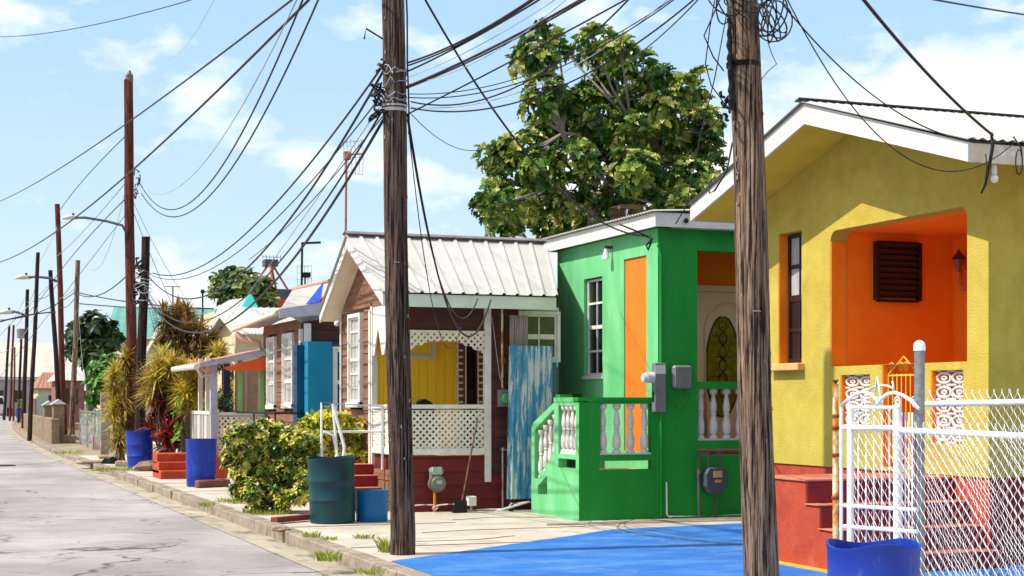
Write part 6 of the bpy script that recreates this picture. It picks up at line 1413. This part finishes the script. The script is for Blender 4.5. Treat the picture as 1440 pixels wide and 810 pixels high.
def spiky(label, heads, base_px, Z, L_=.5, wd=.045, per=150, lm=SP, cat='shrub'):
    b0 = at(base_px[0], base_px[1], Z); b0.z = 0; t_ = thing('spiky_shrub', label, cat, tuple(b0), 'spiky shrubs'); m = M(); m.tint = []; s_ = M()
    for hx, hy, sc_ in heads:
        c = at(hx, hy, Z + random.uniform(-.5, .5)); tn = random.uniform(.35, .8)
        for q in range(5): leaf_rosette(m, c - Vector((0, 0, q * .08 * sc_)), (random.uniform(-.3, .3), random.uniform(-.3, .3), 1), L_ * sc_ * (1 - .02 * q), wd, per // 5 + 3, 'spike', max(0, tn - max(0, q - 2) * .12), .25)
        s_.tube([b0 + Vector((random.uniform(-.15, .15), random.uniform(-.15, .15), 0)), b0.lerp(c, .5) + Vector((random.uniform(-.1, .1), 0, 0)), c], [.035, .028, .02], 6)
    m.build('crown', lm, t_, recalc=False); s_.build('stem', BARK, t_, smooth=True)
    return t_
spiky('tall bronze spiky shrub with upright heads right of the poles', [(232, 440, .9), (248, 436, .9), (262, 436, .9), (280, 462, 1), (300, 475, .8), (310, 490, .8), (258, 462, 1), (238, 455, 1), (255, 445, 1.1), (270, 452, 1), (245, 475, 1), (265, 475, 1), (285, 482, 1), (228, 478, .9), (295, 500, .9), (250, 500, 1), (275, 505, 1), (300, 485, .8)], (260, 640), 39, .55, .05, 110, leafmat('bronze_spike', [rgb(74, 44, 36), rgb(120, 88, 50), rgb(160, 128, 62), rgb(188, 160, 88)], .3))
spiky('golden spiky shrub just right of the dark pole', [(208, 530, .9), (228, 500, 1), (255, 545, 1), (222, 520, 1.1), (240, 510, 1), (215, 545, 1), (250, 530, 1.1), (235, 545, 1.1), (262, 520, 1)], (235, 645), 37, .55)
spiky('yellow spiky shrub left of the veranda', [(262, 545, 1), (280, 540, 1), (275, 520, .9), (290, 530, .8), (270, 560, .9)], (262, 650), 35.5, .5, .045, 140, leafmat('yellow_spike', [rgb(120, 120, 40), rgb(196, 180, 56), rgb(230, 206, 80)], .35))
spiky('orange spiky shrub left of the reddish pole', [(160, 540, 1), (172, 555, 1.1), (158, 575, 1), (172, 590, 1.1), (160, 520, .8), (168, 615, 1), (178, 500, .9), (190, 515, .9)], (168, 645), 41, .5)
spiky('slender yellow spiky shrub inside the veranda yard', [(305, 492, 1), (313, 500, .8), (297, 505, .8), (330, 520, .7), (322, 545, .8), (310, 560, .8), (328, 570, .8)], (312, 640), 38.5, .45)
spiky('dark red leaved shrub with drooping leaves beneath the golden one', [(225, 580, 1), (245, 585, 1), (235, 605, 1), (252, 610, 1), (225, 560, .9), (250, 565, .9), (212, 600, .8)], (240, 645), 37, .5, .08, 90, leafmat('red_spike', [rgb(60, 20, 34), rgb(110, 34, 40), rgb(160, 60, 40), rgb(196, 96, 50)], .3))
PK = leafmat('pink_flower', [rgb(200, 40, 110), rgb(240, 100, 150)], .3)
bush('flowering_plant', 'low plant with bright pink flowers beneath the red leaved shrub', [(222, 616, 6), (232, 626, 6)], 36.5, PK, .09, .05, 12, 6, .1, 'plant')
bush('lime_shrub', 'narrow lime green shrub just left of the veranda posts', [(258, 560, 11), (256, 580, 12), (258, 600, 12), (256, 620, 12), (260, 638, 10), (252, 645, 8)], 35.2, RT, .16, .06, 14, 7, .15)
bush('green_shrub', 'dark green shrub inside the veranda seen between posts', [(308, 560, 11), (318, 565, 11), (312, 578, 11)], 37.0, FT, .2, .09, 12, 6, .1)
bush('yard_plant', 'small yellow green plant above the far blue barrel', [(27, 566, 6), (31, 572, 6)], 118, RT, .4, .2, 1.6, 6, .1, 'plant')
bush('yard_bush', 'pale scrubby bush inside the chain link yard', [(122, 590, 9), (130, 585, 9), (115, 595, 8), (128, 600, 8)], 60, CB, .25, .1, 5, 7, .3)
# weeds and grass tufts along the kerb
WD = leafmat('weed_leaf', [rgb(96, 120, 40), rgb(150, 160, 60), rgb(196, 190, 90)], .3)
def tuft(label, px, py, r, h, n=60, cat='weed'):
    x, y = G(px, py); m = M(); m.tint = []
    for k in range(n):
        a = random.uniform(0, 6.28); d = r * random.random() ** .7; p = Vector((x + d * math.cos(a), y + d * math.sin(a) * 1.3, 0)); l = h * random.uniform(.4, 1); t = Vector((math.cos(a) * .5 * random.random(), math.sin(a) * .5 * random.random(), 1)).normalized(); s_ = t.cross(Vector((random.uniform(-1, 1), random.uniform(-1, 1), 0))).normalized() * .006
        i = len(m.v); m.v += [tuple(p - s_), tuple(p + s_), tuple(p + t * l * .6 + s_ * .8), tuple(p + t * l + Vector((math.cos(a), math.sin(a), -.4)) * l * .25), tuple(p + t * l * .6 - s_ * .8)]; m.f.append((i, i + 1, i + 2, i + 3, i + 4)); m.tint.append(random.random())
    return tag(m.build('grass_tuft', WD, recalc=False), label, cat, 'grass tufts and weeds')
tuft('flowering weed at foot of the thick dark pole', 545, 776, .1, .22, 90); tuft('grass tuft in the gutter left of the dark pole', 462, 788, .14, .13, 150); tuft('grass patch on pavement before the big bush', 375, 722, .35, .1, 420)
tuft('second grass patch beneath the big bush left side', 340, 706, .4, .09, 380); tuft('small tuft at the kerb gap by the bush', 438, 756, .1, .1, 80); tuft('weeds around the white valve box', 664, 716, .16, .14, 150); tuft('tiny tuft on the pavement between barrel and pole', 512, 757, .12, .07, 90)
tuft('dry tuft on pavement near the pole', 462, 759, .1, .06, 70); tuft('grass at the foot of the leaning blue barrel', 160, 662, .5, .14, 260); tuft('grass along the far kerb below the stone blocks', 95, 638, .5, .16, 160); tuft('grass tuft along the kerb near the veranda', 290, 712, .12, .1, 80); tuft('low dry weeds in gutter at lower centre', 520, 806, .14, .07, 90)
# pink bucket in the bush
pk = thing('pink_bucket', 'bright pink bucket half hidden at the right foot of the bush', 'bucket', G(418, 700) + (0,)); x, y = G(419, 706)
M().lathe([(.11, 0), (.15, .3), (.16, .3), (.15, .28), (.1, .02)], (x, y, .02), 18).build('pail', PINK, pk, smooth=True)
b = M(); b.tube([(x + .155 * math.cos(t * .3), y - .02, .3 + .12 * math.sin(t * .3)) for t in range(11)], .005, 5); b.build('handle', WMET, pk)
# lattice cactus-like hose bib box etc. on brown house are above; a spare tyre-less end of list
